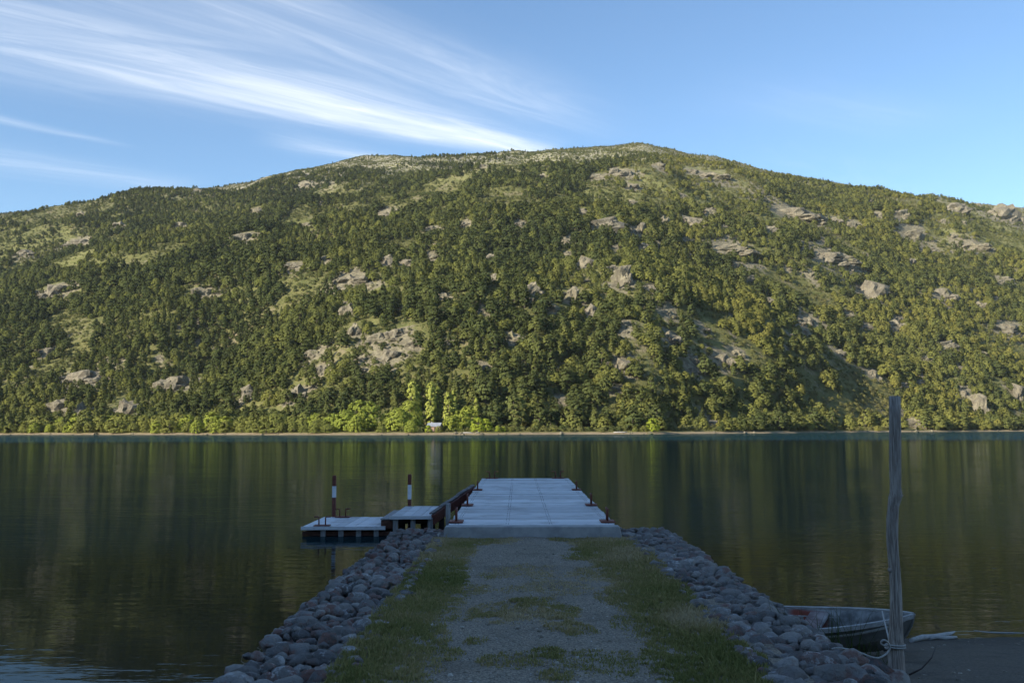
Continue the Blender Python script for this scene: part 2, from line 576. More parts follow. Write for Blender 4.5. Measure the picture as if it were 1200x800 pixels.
def water_material():
    m, t, out = material('lake_water')
    g = t.node('ShaderNodeNewGeometry').outputs['Position']
    sep = t.node('ShaderNodeSeparateXYZ')
    t.put(sep.inputs[0], g)
    x, y = sep.outputs[0], sep.outputs[1]
    # shallow sandy shelf near this shore, deep water beyond its lip
    lip = t.math('ADD', y, t.math('MULTIPLY', t.math('SUBTRACT', t.noise(g, 0.12, 3, 0.6), 0.5), 7.0))
    lip = t.math('ADD', lip, t.math('MULTIPLY', x, -0.10))
    deep = t.ramp(lip, 18.0, 25.0)
    bed = t.mix(t.ramp(t.noise(g, 0.9, 5, 0.65), 0.35, 0.7), (0.010, 0.011, 0.009), (0.020, 0.019, 0.014))
    col = t.mix(deep, bed, (0.004, 0.023, 0.028))
    # ripples: fine chop everywhere, ruffled belts far out
    n1 = t.noise(t.scalev(g, (0.75, 2.0, 1.0)), 1.7, 3, 0.5, 0.2)
    n2 = t.noise(t.scalev(g, (1.0, 1.5, 1.0)), 0.42, 2, 0.5)
    n3 = t.noise(t.scalev(g, (0.8, 1.9, 1.0)), 5.0, 2, 0.5)
    calm = t.ramp(t.noise(t.scalev(g, (0.6, 1.5, 1)), 0.045, 3, 0.6), 0.38, 0.66)
    amp = t.math('MULTIPLY_ADD', calm, 0.65, 0.5)
    far = t.math('MULTIPLY', t.ramp(y, 150.0, 250.0), t.ramp(t.noise(t.scalev(g, (0.25, 1, 1)), 0.012, 3), 0.25, 0.45))
    amp = t.math('ADD', amp, t.math('MULTIPLY', far, 7.0))
    h = t.math('ADD', t.math('MULTIPLY', n1, 0.015), t.math('MULTIPLY', n2, 0.018))
    h = t.math('ADD', h, t.math('MULTIPLY', n3, 0.0028))
    amp = t.math('MULTIPLY', amp, t.math('MULTIPLY_ADD', t.ramp(y, 9.0, 30.0), 0.65, 0.35))
    h = t.math('MULTIPLY', h, amp)
    nrm = t.bump(h, 1.0, 1.0)
    di = t.node('ShaderNodeBsdfDiffuse')
    t.put(di.inputs[0], col)
    gl = t.node('ShaderNodeBsdfGlossy')
    gl.inputs['Roughness'].default_value = 0.03
    gl.inputs['Color'].default_value = (0.84, 0.95, 1.0, 1)
    t.put(gl.inputs['Normal'], nrm)
    fr = t.node('ShaderNodeFresnel')
    fr.inputs['IOR'].default_value = 1.333
    t.put(fr.inputs['Normal'], nrm)
    mx = t.node('ShaderNodeMixShader')
    # facets that lean towards the viewer hide those that lean away, so less light is mirrored than from a flat sheet
    t.put(mx.inputs[0], t.math('MULTIPLY', fr.outputs[0], 0.52))
    t.l.new(di.outputs[0], mx.inputs[1])
    t.l.new(gl.outputs[0], mx.inputs[2])
    t.l.new(mx.outputs[0], out.inputs[0])
    return m


M['water'] = water_material()


def path_material():
    m, t, out = material('gravel_path')
    g = t.node('ShaderNodeNewGeometry').outputs['Position']
    a = t.noise(g, 1.3, 4, 0.6)
    b = t.noise(g, 38.0, 4, 0.7)
    col = t.mix(t.ramp(b, 0.3, 0.7), (0.215, 0.178, 0.132), (0.42, 0.36, 0.28))
    col = t.mix(t.math('MULTIPLY', t.ramp(a, 0.45, 0.7), 0.6), col, (0.15, 0.12, 0.085))
    vor = t.node('ShaderNodeTexVoronoi')
    t.put(vor.inputs['Vector'], g)
    vor.inputs['Scale'].default_value = 55
    col = t.mix(t.math('MULTIPLY', t.ramp(vor.outputs['Distance'], 0.35, 0.75), 0.5), col, (0.07, 0.066, 0.06))
    h = t.math('ADD', t.math('MULTIPLY', vor.outputs['Distance'], -0.8), t.math('MULTIPLY', b, 0.8))
    principled(t, out, col, 0.95, 0.15, t.bump(h, 1.0, 0.012))
    return m


M['path'] = path_material()


def sand_material():
    m, t, out = material('wet_sand')
    g = t.node('ShaderNodeNewGeometry').outputs['Position']
    sep = t.node('ShaderNodeSeparateXYZ')
    t.put(sep.inputs[0], g)
    a = t.noise(g, 1.6, 5, 0.65)
    b = t.noise(g, 40.0, 4, 0.7)
    col = t.mix(t.ramp(b, 0.3, 0.7), (0.085, 0.071, 0.054), (0.160, 0.135, 0.105))
    col = t.mix(t.math('MULTIPLY', t.ramp(a, 0.48, 0.66), 0.6), col, (0.05, 0.044, 0.036))
    wet = t.ramp(t.math('ADD', sep.outputs[2], t.math('MULTIPLY', a, 0.08)), -0.55, -0.72)
    col = t.mix(t.math('MULTIPLY', wet, 0.55), col, (0.03, 0.027, 0.022))
    principled(t, out, col, 0.9, 0.2, t.bump(t.math('ADD', a, t.math('MULTIPLY', b, 0.25)), 1.0, 0.05))
    return m


M['sand'] = sand_material()


def attr_material(name, ramp_cols, rough=0.9, transl=0.0):
    """colour picked per piece from the mesh attribute 'tone' (0..1)"""
    m, t, out = material(name)
    at = t.node('ShaderNodeAttribute', attribute_name='tone')
    cr = t.node('ShaderNodeValToRGB')
    els = cr.color_ramp.elements
    while len(els) < len(ramp_cols): els.new(0.5)
    for e, (p, c) in zip(els, ramp_cols):
        e.position = p
        e.color = (*c, 1)
    t.put(cr.inputs[0], at.outputs['Fac'])
    if transl:
        di = t.node('ShaderNodeBsdfDiffuse')
        tr = t.node('ShaderNodeBsdfTranslucent')
        t.put(di.inputs[0], cr.outputs[0])
        t.put(tr.inputs[0], cr.outputs[0])
        mx = t.node('ShaderNodeMixShader')
        mx.inputs[0].default_value = transl
        t.l.new(di.outputs[0], mx.inputs[1])
        t.l.new(tr.outputs[0], mx.inputs[2])
        t.l.new(mx.outputs[0], out.inputs[0])
    else:
        principled(t, out, cr.outputs[0], rough, 0.2)
    return m


M['grass'] = attr_material('grass', [(0.0, (0.175, 0.185, 0.060)), (0.45, (0.29, 0.26, 0.10)), (0.7, (0.36, 0.29, 0.14)), (1.0, (0.48, 0.39, 0.24))], transl=0.25)
M['pebble'] = attr_material('pebble', [(0.0, (0.15, 0.13, 0.10)), (0.5, (0.30, 0.262, 0.21)), (0.9, (0.46, 0.42, 0.355)), (1.0, (0.55, 0.54, 0.53))])


def set_tone(me, vals):
    a = me.attributes.new('tone', 'FLOAT', 'FACE')
    a.data.foreach_set('value', np.asarray(vals, dtype=np.float32))


# ------------------------------------------------------------------ far shore: the hillside
WATER_Z = -0.75
SKY_PX = [(-60, 258), (0, 252), (60, 245), (100, 241), (150, 232), (200, 226), (260, 219), (320, 208), (380, 200), (430, 193), (480, 189),
          (530, 185), (590, 183), (620, 182), (650, 177), (700, 173), (740, 173), (790, 180), (840, 191), (890, 203), (930, 211),
          (970, 216), (1000, 222), (1050, 229), (1100, 236), (1130, 236), (1180, 240), (1260, 250)]
_az, _te = [], []
for px, py in SKY_PX:
    r = ray(px, py)
    _az.append(math.atan2(r.x, r.y))
    _te.append(r.z / math.hypot(r.x, r.y))
_az = [R(-100), R(-75), R(-50)] + _az + [R(45), R(70), R(100)]
_te = [0.02, 0.05, 0.12] + _te + [0.15, 0.12, 0.10]
AZ_T, TE_T = np.array(_az), np.array(_te)
SH_PX = [(-300, 900), (0, 640), (200, 540), (400, 460), (560, 440), (760, 470), (900, 560), (1100, 760), (1250, 900), (1600, 1100)]
AZ_S = np.array([math.atan2(ray(p, 500).x, ray(p, 500).y) for p, _ in SH_PX])
DS_S = np.array([d for _, d in SH_PX], dtype=float)


def shore_d(az):
    return np.interp(az, AZ_S, DS_S) + 14 * (fbm(np.asarray(az) * 16, np.asarray(az) * 0 + 3, 5, 6) - 0.5)


def ridge_d(az):
    return np.interp(az, [R(-90), R(-30), R(0), R(5), R(30), R(90)], [2300, 2100, 1950, 1920, 2100, 2400])


def hill_z(x, y):
    x = np.asarray(x, dtype=float)
    y = np.asarray(y, dtype=float)
    az = np.arctan2(x, y)
    d = np.hypot(x, y)
    Ds, Dr = shore_d(az), ridge_d(az)
    te = np.interp(az, AZ_T, TE_T)
    s = d - Ds
    t = s / (Dr - Ds)
    zs = WATER_Z + 1.25 * smooth(0, 11, s) + 0.03 * np.clip(s - 10, 0, 80) + np.where(s < 0, s * 0.12, 0)
    Zr = CAM_Z + Dr * te
    tt = np.clip((t - 0.035) / 0.965, 0, 1)
    p = 0.68 * tt + 0.32 * (1 - (1 - tt) ** 2)
    zs_r = WATER_Z + 1.5 + 0.03 * 80
    z = zs + (Zr - zs_r) * p
    over = np.clip(t - 1, 0, None)
    z = z - over * (Dr - Ds) * 0.30
    damp = smooth(0.02, 0.14, t) * (1 - 0.75 * smooth(0.75, 1.0, t))
    big = (fbm(x / 300, y / 300, 11, 4) - 0.5) * 88
    mid = (fbm(x / 70, y / 70, 23, 3) - 0.5) * 20
    ledge = np.abs(fbm(x / 130 + 5, y / 90, 31, 3) - 0.5) * 20
    return z + damp * (big + mid + ledge - 6)


ROCK_SPOTS = []
# openings in the forest: where the photograph shows them on the slope, and how open
OPENINGS = [(345, 482, 70, 12, .75), (452, 492, 26, 9, .9), (795, 218, 110, 26, .88), (700, 236, 55, 14, .75), (1140, 275, 75, 28, .85), (455, 402, 52, 32, .78), (65, 290, 85, 26, .75),
            (785, 385, 55, 24, .7), (1175, 395, 45, 18, .85), (840, 412, 40, 14, .7), (690, 340, 60, 45, .45), (700, 182, 120, 13, .75), (560, 200, 130, 16, .6),
            (915, 247, 65, 18, .6), (430, 340, 48, 20, .6), (640, 490, 70, 12, .7), (90, 440, 52, 20, .6), (205, 450, 42, 20, .6), (140, 478, 36, 14, .6),
            (940, 378, 46, 18, .6), (860, 290, 50, 14, .55), (975, 302, 46, 14, .55), (1020, 340, 46, 18, .55), (300, 268, 60, 14, .5), (250, 345, 60, 12, .5),
            (1110, 345, 45, 12, .5), (1140, 460, 40, 26, .5), (560, 345, 40, 14, .45), (355, 455, 34, 18, .5), (70, 340, 44, 14, .5), (1000, 262, 40, 12, .5), (745, 425, 34, 14, .5)]


def build_hill():
    az = np.concatenate([np.linspace(R(-95), R(-30), 40, endpoint=False), np.linspace(R(-30), R(30), 440, endpoint=False), np.linspace(R(30), R(95), 40)])
    tt = np.concatenate([np.linspace(-0.02, 0.0, 4, endpoint=False), np.linspace(0, 0.06, 18, endpoint=False), np.linspace(0.06, 1.06, 330, endpoint=False), np.linspace(1.06, 1.9, 24)])
    A, T = np.meshgrid(az, tt, indexing='ij')
    Ds, Dr = shore_d(A), ridge_d(A)
    D = Ds + T * (Dr - Ds)
    X, Y = D * np.sin(A), D * np.cos(A)
    Z = hill_z(X, Y)
    n, m = A.shape
    idx = np.arange(n * m).reshape(n, m)
    f = np.stack([idx[:-1, :-1], idx[:-1, 1:], idx[1:, 1:], idx[1:, :-1]], -1).reshape(-1, 4)
    me = fast_mesh('hillside', np.stack([X, Y, Z], -1).reshape(-1, 3), f[:, ::-1], True)
    bare = np.zeros(len(X.ravel()))
    xr, yr = X.ravel(), Y.ravel()
    for (rx, ry, rw) in ROCK_SPOTS:
        m_ = (np.abs(xr - rx) < rw * 3) & (np.abs(yr - ry) < rw * 3)
        q = ((xr[m_] - rx) / rw) ** 2 + ((yr[m_] - ry) / rw) ** 2
        bare[m_] = np.maximum(bare[m_], np.exp(-q * 0.8))
    a = me.attributes.new('bare', 'FLOAT', 'POINT')
    a.data.foreach_set('value', bare.astype(np.float32))
    px, py = project(xr, yr, Z.ravel())
    mead = np.zeros(len(xr))
    for (cx, cy, rx, ry, k) in OPENINGS:
        mead = np.maximum(mead, k * smooth(1.5, 0.4, ((px - cx) / rx) ** 2 + ((py - cy) / ry) ** 2))
    mead[yr < 300] = 0
    a = me.attributes.new('meadow', 'FLOAT', 'POINT')
    a.data.foreach_set('value', mead.astype(np.float32))
    o = link('hillside', me, M['hill'])
    tag(o, 'steep forested hillside rising beyond the lake', None, None, 'structure')


def hill_hit(px, py, dmax=3000):
    r = ray(px, py)
    ts = np.arange(380, dmax, 2.0)
    x, y, z = r.x * ts, r.y * ts, CAM_Z + r.z * ts
    below = np.where(z < hill_z(x, y))[0]
    if len(below) == 0: return None
    i = below[0]
    return Vector((x[i], y[i], z[i]))


def shore_point(px, inland):
    r = ray(px, 500)
    az = math.atan2(r.x, r.y)
    d = float(shore_d(az)) + inland
    x, y = d * math.sin(az), d * math.cos(az)
    return Vector((x, y, float(hill_z(x, y)))), d


# lake
def build_lake():
    ys = np.array([-2000, -300, -60, 0, 30, 100, 300, 700, 1500, 4000], dtype=float)
    xs = np.array([-5000, -1500, -500, -100, 0, 100, 500, 1500, 5000], dtype=float)
    Y, X = np.meshgrid(ys, xs, indexing='ij')
    idx = np.arange(Y.size).reshape(Y.shape)
    f = np.stack([idx[:-1, :-1], idx[:-1, 1:], idx[1:, 1:], idx[1:, :-1]], -1).reshape(-1, 4)
    o = link('lake', fast_mesh('lake', np.stack([X, Y, X * 0 + WATER_Z], -1).reshape(-1, 3), f), M['water'])
    tag(o, 'calm dark lake mirroring the hill', None, None, 'structure')


build_lake()


# the mountain on this side of the lake; it keeps the jetty in the shade
def build_near_mountain():
    az = np.linspace(R(90), R(282), 150)
    dd = np.concatenate([np.linspace(24, 120, 16, endpoint=False), np.linspace(120, 900, 60)])
    A, D = np.meshgrid(az, dd, indexing='ij')
    X, Y = D * np.sin(A), D * np.cos(A)
    inland = np.clip(D - 24 - 46 * smooth(R(222), R(276), A) - 46 * smooth(R(138), R(96), A), 0, None)
    ridge = 62 + 262 * np.exp(-((A - R(231)) / R(36)) ** 2) + 40 * (fbm(A * 2.2, A * 0 + 1, 71) - 0.5)
    side = smooth(R(284), R(262), A) * smooth(R(92), R(120), A)
    up = smooth(60, 430, inland)
    Z = -1.4 + np.clip(inland, 0, 30) * 0.05 + ridge * up * side
    Z = Z + side * smooth(60, 200, inland) * ((fbm(X / 120, Y / 120, 83, 4) - 0.5) * 40)
    Z = Z - np.clip(D - 560, 0, None) * 0.25 * side
    n, m = A.shape
    idx = np.arange(n * m).reshape(n, m)
    f = np.stack([idx[:-1, :-1], idx[:-1, 1:], idx[1:, 1:], idx[1:, :-1]], -1).reshape(-1, 4)
    o = link('mountain', fast_mesh('mountain', np.stack([X, Y, Z], -1).reshape(-1, 3), f[:, ::-1], True), M['hill'])
    tag(o, 'mountain on the near side of the lake', None, None, 'structure')


build_near_mountain()


# ------------------------------------------------------------------ trees
def crown_mesh(name, kind, seed, mat, n_clump, per, leaf, h, w, base):
    """leaf clumps spread through a crown volume; h height, w width, base where foliage starts"""
    rng = np.random.default_rng(seed)
    C = []
    lobes = [(rng.uniform(0, 2 * math.pi), rng.uniform(0.75, 1.2)) for _ in range(5)]
    while len(C) < n_clump:
        u = rng.uniform(0, 1)
        th = rng.uniform(0, 2 * math.pi)
        if kind == 'cone':
            rad = (1 - u) ** 0.72 * (0.88 + 0.12 * math.sin(u * 26 + seed)) * min(1, 0.55 + u * 3) + 0.03
        elif kind == 'column':
            rad = math.sin(math.pi * min(1, u * 0.9 + 0.1)) ** 0.55
        elif kind == 'layer':
            lay = 0.72 + 0.28 * math.sin(u * 19 + seed * 2)
            rad = math.sin(math.pi * (0.12 + 0.86 * u) ** 0.85) ** 0.6 * lay
        else:
            rad = math.sqrt(max(0.0, 1 - (u * 1.15 - 0.15) ** 2))
        k = 1.0
        for a, s in lobes:
            k += 0.22 * (s - 1.0) * 4 * max(0, math.cos(th - a)) ** 3
        rr = rad * k * rng.uniform(0.35, 1.0) ** 0.35
        C.append((rr * w / 2 * math.cos(th), rr * w / 2 * math.sin(th), base + u * (h - base)))
    C = np.array(C)
    cs = w * (0.088 if kind != 'column' else 0.17) * rng.uniform(0.7, 1.3, len(C))
    V, F = [], []
    axis_z = base + (C[:, 2] - base) * {'column': 0.97, 'cone': 0.88}.get(kind, 0.72)
    outw = C - np.stack([0 * C[:, 0], 0 * C[:, 0], axis_z], -1)
    outw /= np.linalg.norm(outw, axis=1, keepdims=True) + 1e-6
    for i in range(len(C)):
        d = rng.normal(size=(per, 3))
        d /= np.linalg.norm(d, axis=1, keepdims=True)
        d += outw[i] * 0.5
        flat = np.array([1, 1, 0.62])
        pos = C[i] + d * flat * cs[i] * rng.uniform(0.5, 1.0, (per, 1))
        nrm = d * 0.55 + outw[i] * 1.35 + np.array([0, 0, 0.30]) + rng.normal(size=(per, 3)) * 0.25
        nrm /= np.linalg.norm(nrm, axis=1, keepdims=True)
        ref = rng.normal(size=(per, 3))
        a = np.cross(nrm, ref)
        a /= np.linalg.norm(a, axis=1, keepdims=True)
        b = np.cross(nrm, a)
        sz = leaf * rng.uniform(0.6, 1.25, (per, 1))
        q = np.stack([pos - a * sz, pos - b * sz * 0.7, pos + a * sz, pos + b * sz * 0.7], 1)
        k0 = sum(len(v) for v in V)
        V.append(q.reshape(-1, 3))
        F.append(k0 + np.arange(per * 4).reshape(per, 4))
    me = fast_mesh(name, np.concatenate(V), np.concatenate(F))
    me.materials.append(mat)
    return me


def trunk_mesh(name, seed, h, r, spread, mat):
    rng = random.Random(seed)
    bm = bmesh.new()
    top = h * 0.88
    path = [Vector((0, 0, -0.6))]
    for k in range(1, 5):
        path.append(Vector((rng.uniform(-.05, .05) * h * 0.4, rng.uniform(-.05, .05) * h * 0.4, top * k / 4)))
    parts = [(path, [r * 1.25, r, r * .7, r * .45, r * .12], 6)]
    for k in range(7):
        f = rng.uniform(0.28, 0.8)
        th = rng.uniform(0, 6.28)
        i = min(3, int(f * 4))
        p0 = path[i].lerp(path[i + 1], f * 4 - i)
        L = spread * rng.uniform(.5, .9) * (1.1 - f * .5)
        p1 = p0 + Vector((math.cos(th) * L * .5, math.sin(th) * L * .5, L * .25))
        p2 = p0 + Vector((math.cos(th) * L, math.sin(th) * L, L * .55))
        parts.append(([p0, p1, p2], [r * .35, r * .24, r * .06], 4))
    V, F = [], []
    for pts, rad, seg in parts:
        me = tube_mesh('tmp', pts, rad, seg)
        o = len(V)
        V += [v.co.copy() for v in me.vertices]
        F += [tuple(o + i for i in p.vertices) for p in me.polygons]
        bpy.data.meshes.remove(me)
    bm.free()
    me = mesh_from(name, V, F, True)
    me.materials.append(mat)
    return me


# kind: (shape, leaf material, clumps, leaves per clump, leaf size, height, width, crown base)
PROTO = {
    'evergreen_a': ('layer', 'leaf_dark', 142, 12, 0.57, 13, 11, 2.2, 1),
    'evergreen_b': ('layer', 'leaf_dark', 128, 12, 0.55, 12.5, 9.5, 1.6, 2),
    'evergreen_c': ('round', 'leaf_olive', 138, 12, 0.57, 11.5, 11, 1.8, 3),
    'cypress_a': ('cone', 'leaf_dark', 119, 12, 0.46, 13, 7.4, 1.0, 4),
    'cypress_b': ('cone', 'leaf_olive', 119, 12, 0.48, 12, 8.2, 0.9, 5),
    'beech_a': ('round', 'leaf_olive', 128, 12, 0.55, 9.5, 9, 1.2, 6),
    'beech_b': ('round', 'leaf_fresh', 120, 12, 0.52, 8.5, 8.6, 0.8, 21),
    'shrub_a': ('round', 'leaf_shrub', 69, 11, 0.29, 3.6, 5.2, 0.1, 7),
    'shrub_b': ('round', 'leaf_dark', 69, 11, 0.29, 3.8, 4.6, 0.1, 8),
    'pale_a': ('cone', 'leaf_pale', 36, 10, 0.27, 8.0, 3.2, 1.6, 9),
    'willow_a': ('round', 'leaf_light', 179, 12, 0.44, 10.5, 12.0, 0.4, 10),
    'willow_b': ('round', 'leaf_light', 151, 12, 0.42, 8.0, 9.0, 0.3, 11),
    'poplar_a': ('column', 'leaf_poplar', 150, 16, 0.50, 18, 4.2, 1.0, 12),
    'poplar_b': ('column', 'leaf_poplar', 130, 16, 0.48, 18, 3.2, 0.8, 13),
    'bright_a': ('round', 'leaf_bright', 128, 12, 0.36, 7.0, 8.0, 0.3, 14),
    'thicket_a': ('round', 'leaf_fresh', 119, 12, 0.36, 6.0, 8.5, 0.2, 15),
    'thicket_b': ('round', 'leaf_fresh', 101, 12, 0.34, 5.0, 7.0, 0.2, 16),
}
CROWN, TRUNK = {}, {}
for k, (shape, mat, nc, per, leaf, h, w, base, seed) in PROTO.items():
    CROWN[k] = crown_mesh('crown_' + k, shape, seed * 13, M[mat], nc, per, leaf, h, w, base)
    TRUNK[k] = trunk_mesh('trunk_' + k, seed, h, 0.020 * h, w * 0.42, M['snag'] if k == 'pale_a' else M['bark'])

FIRST_CROWN = {}


def tree(kind, name, loc, scale, rz, label, cat, group, zscale=1.0):
    o = empty(name, loc, rz)
    o.scale = (scale, scale, scale * zscale)
    tag(o, label, cat, group)
    c = link('crown', CROWN[kind], None, o)
    link('trunk', TRUNK[kind], None, o)
    FIRST_CROWN.setdefault(kind, c)
    return o


# ---- rock outcrops: centre and size in the photograph, stood on the slope
ROCK_PX = [(712, 260, 46, 18), (752, 264, 14, 18), (779, 256, 12, 12), (810, 257, 26, 12), (700, 206, 20, 8), (721, 199, 16, 10), (736, 202, 18, 8),
           (742, 217, 18, 8), (772, 192, 16, 6), (812, 200, 20, 8), (835, 204, 30, 9), (832, 247, 20, 10), (855, 289, 46, 12), (930, 247, 56, 16),
           (975, 299, 50, 15), (1022, 337, 42, 24), (1060, 250, 22, 14), (1070, 272, 32, 16), (1142, 287, 28, 11), (1122, 242, 32, 15), (1180, 247, 36, 20),
           (1105, 342, 30, 14), (1182, 383, 34, 12), (685, 305, 28, 16), (730, 320, 26, 32), (670, 341, 22, 28), (646, 357, 14, 14), (692, 361, 16, 20),
           (625, 336, 20, 18), (782, 366, 18, 10), (945, 375, 30, 12), (862, 311, 12, 10), (880, 326, 16, 12), (950, 321, 12, 8), (637, 205, 12, 7),
           (755, 287, 16, 10), (1070, 306, 12, 9), (92, 283, 30, 10), (285, 276, 24, 10), (62, 338, 30, 14), (455, 303, 18, 14), (475, 306, 22, 12),
           (410, 326, 36, 14), (437, 333, 20, 10), (408, 361, 20, 17), (95, 440, 48, 18), (207, 447, 34, 20), (145, 476, 32, 22), (290, 458, 18, 20),
           (65, 473, 34, 18), (95, 480, 14, 20), (367, 413, 24, 12), (416, 385, 16, 18), (442, 394, 28, 14), (466, 389, 24, 14), (455, 414, 30, 16),
           (482, 404, 16, 12), (52, 411, 20, 12), (350, 457, 22, 18), (378, 432, 18, 14), (342, 311, 24, 8), (380, 303, 16, 8), (240, 341, 24, 12),
           (730, 425, 26, 18), (815, 421, 16, 12), (845, 418, 24, 14), (785, 393, 28, 14), (835, 495, 20, 11), (1072, 495, 28, 15), (1150, 472, 18, 30),
           (1130, 461, 14, 12), (1195, 457, 16, 20), (1112, 403, 30, 10), (1022, 436, 14, 12), (600, 392, 18, 12), (520, 345, 18, 10), (575, 300, 16, 8),
           (660, 468, 14, 10), (690, 492, 12, 10), (505, 300, 18, 8), (300, 245, 18, 6), (210, 262, 20, 7), (140, 262, 18, 7), (30, 295, 20, 8), (905, 268, 18, 9),
           (1000, 262, 16, 9), (610, 262, 14, 7), (545, 262, 16, 6), (450, 250, 18, 6), (360, 262, 18, 6), (1050, 378, 18, 10), (900, 350, 14, 8)]


rr_ = random.Random(88)
while len(ROCK_PX) < 215:
    px, py = rr_.uniform(10, 1190), rr_.uniform(190, 470)
    wgt = 0.25 + 0.75 * math.exp(-((px - 780) / 260) ** 2) * math.exp(-((py - 270) / 90) ** 2) + 0.4 * (px > 1000) + 0.3 * (abs(px - 440) < 60 and abs(py - 390) < 50)
    if rr_.random() < wgt:
        w = 5 + 11 * rr_.random() ** 1.6
        ROCK_PX.append((px, py, w, w * rr_.uniform(.3, .7)))


def rock_mesh(name, seed):
    from mathutils import noise
    rng = random.Random(seed)
    V, F = [], []
    lumps = [(0, 0, 0, 0.78)] + [(rng.uniform(-.75, .75), rng.uniform(-.4, .4), rng.uniform(-.5, .1), rng.uniform(.3, .55)) for _ in range(rng.randint(3, 6))]
    for (lx, ly, lz, lr) in lumps:
        bm = bmesh.new()
        bmesh.ops.create_icosphere(bm, subdivisions=3, radius=1)
        for k in range(8):
            n = Vector((rng.gauss(0, 1), rng.gauss(0, 1), rng.gauss(0, .6))).normalized()
            c = rng.uniform(0.55, 0.85)
            for v in bm.verts:
                dd = v.co.dot(n) - c
                if dd > 0: v.co -= n * dd * 0.92
        off = Vector((rng.uniform(0, 50), rng.uniform(0, 50), rng.uniform(0, 50)))
        for v in bm.verts:
            v.co *= 1 + 0.32 * noise.noise(v.co * 1.7 + off) + 0.26 * noise.noise(v.co * 4.5 + off) + .14 * noise.noise(v.co * 11 + off)
        k0 = len(V)
        bm.verts.index_update()
        V += [v.co * lr + Vector((lx, ly, lz)) for v in bm.verts]
        F += [tuple(k0 + v.index for v in f.verts) for f in bm.faces]
        bm.free()
    return mesh_from(name, V, F)


ROCK_MESH = [rock_mesh('rock_%d' % i, i + 3) for i in range(8)]
for me in ROCK_MESH: me.materials.append(M['outcrop'])
ROCKS = []
for i, (px, py, w, h) in enumerate(ROCK_PX):
    hit = hill_hit(px, py + h * 0.42)
    if hit is None: continue
    d = hit.length
    W, Hh = w * d / FPX, h * d / FPX
    o = link('rock_outcrop', ROCK_MESH[i % 8])
    o.scale = (W * 0.66, max(W * 0.5, Hh * 0.9), Hh * 0.80)
    o.location = (hit.x, hit.y + o.scale[1] * 0.35, hit.z + Hh * 0.10)
    o.rotation_euler = (random.uniform(-.15, .15), random.uniform(-.15, .15), random.uniform(-.5, .5) + (math.pi if i % 2 else 0))
    ROCK_SPOTS.append((hit.x, hit.y + o.scale[1] * 0.2, W * 0.85))
    ROCKS.append((px - w / 2, py - h / 2, px + w / 2, py + h / 2, d))
    if py > 485:
        lab = 'pale bare rock at the foot of the forest on the far beach'
        grp = 'rocks at the far waterline'
    elif h >= 24:
        lab = 'tall cracked grey rock face standing out of the forested slope'
        grp = 'tall rock faces on the hillside'
    elif w >= 40:
        lab = 'broad low bare rock slab showing between the trees on the hill'
        grp = 'broad rock slabs on the hillside'
    elif py < 265:
        lab = 'weathered bare rock near the top of the hill'
        grp = 'rocks near the hilltop'
    else:
        lab = 'small bare rock outcrop showing between trees on the middle slope'
        grp = 'small rocks on the hillside'
    mark = next(zz for xx, zz in [(200, 'the start of the shrub belt'), (390, 'the shore shrub belt'), (460, 'the willow thicket'), (540, 'the cabin'), (620, 'the bright bushes'),
                                  (720, 'the squat conifer'), (800, 'the lone bright bush'), (930, 'the beach past the lone bush'), (1050, 'the beach short of the shore rocks'), (1400, 'the pale shore rocks')] if px < xx)
    if py <= 485:
        tier = 'high above' if py < 265 else 'halfway up above' if py < 370 else 'low on the slope above'
        lab = {'tall': 'tall cracked rock face ', 'broa': 'broad low bare rock slab ', 'rock': 'weathered bare rock ', 'smal': 'small bare rock outcrop '}[grp[:4]] + tier + ' ' + mark
    else:
        lab = 'pale bare rock on the far beach by ' + mark
    tag(o, lab, 'rock', lab + ', look-alikes')
build_hill()

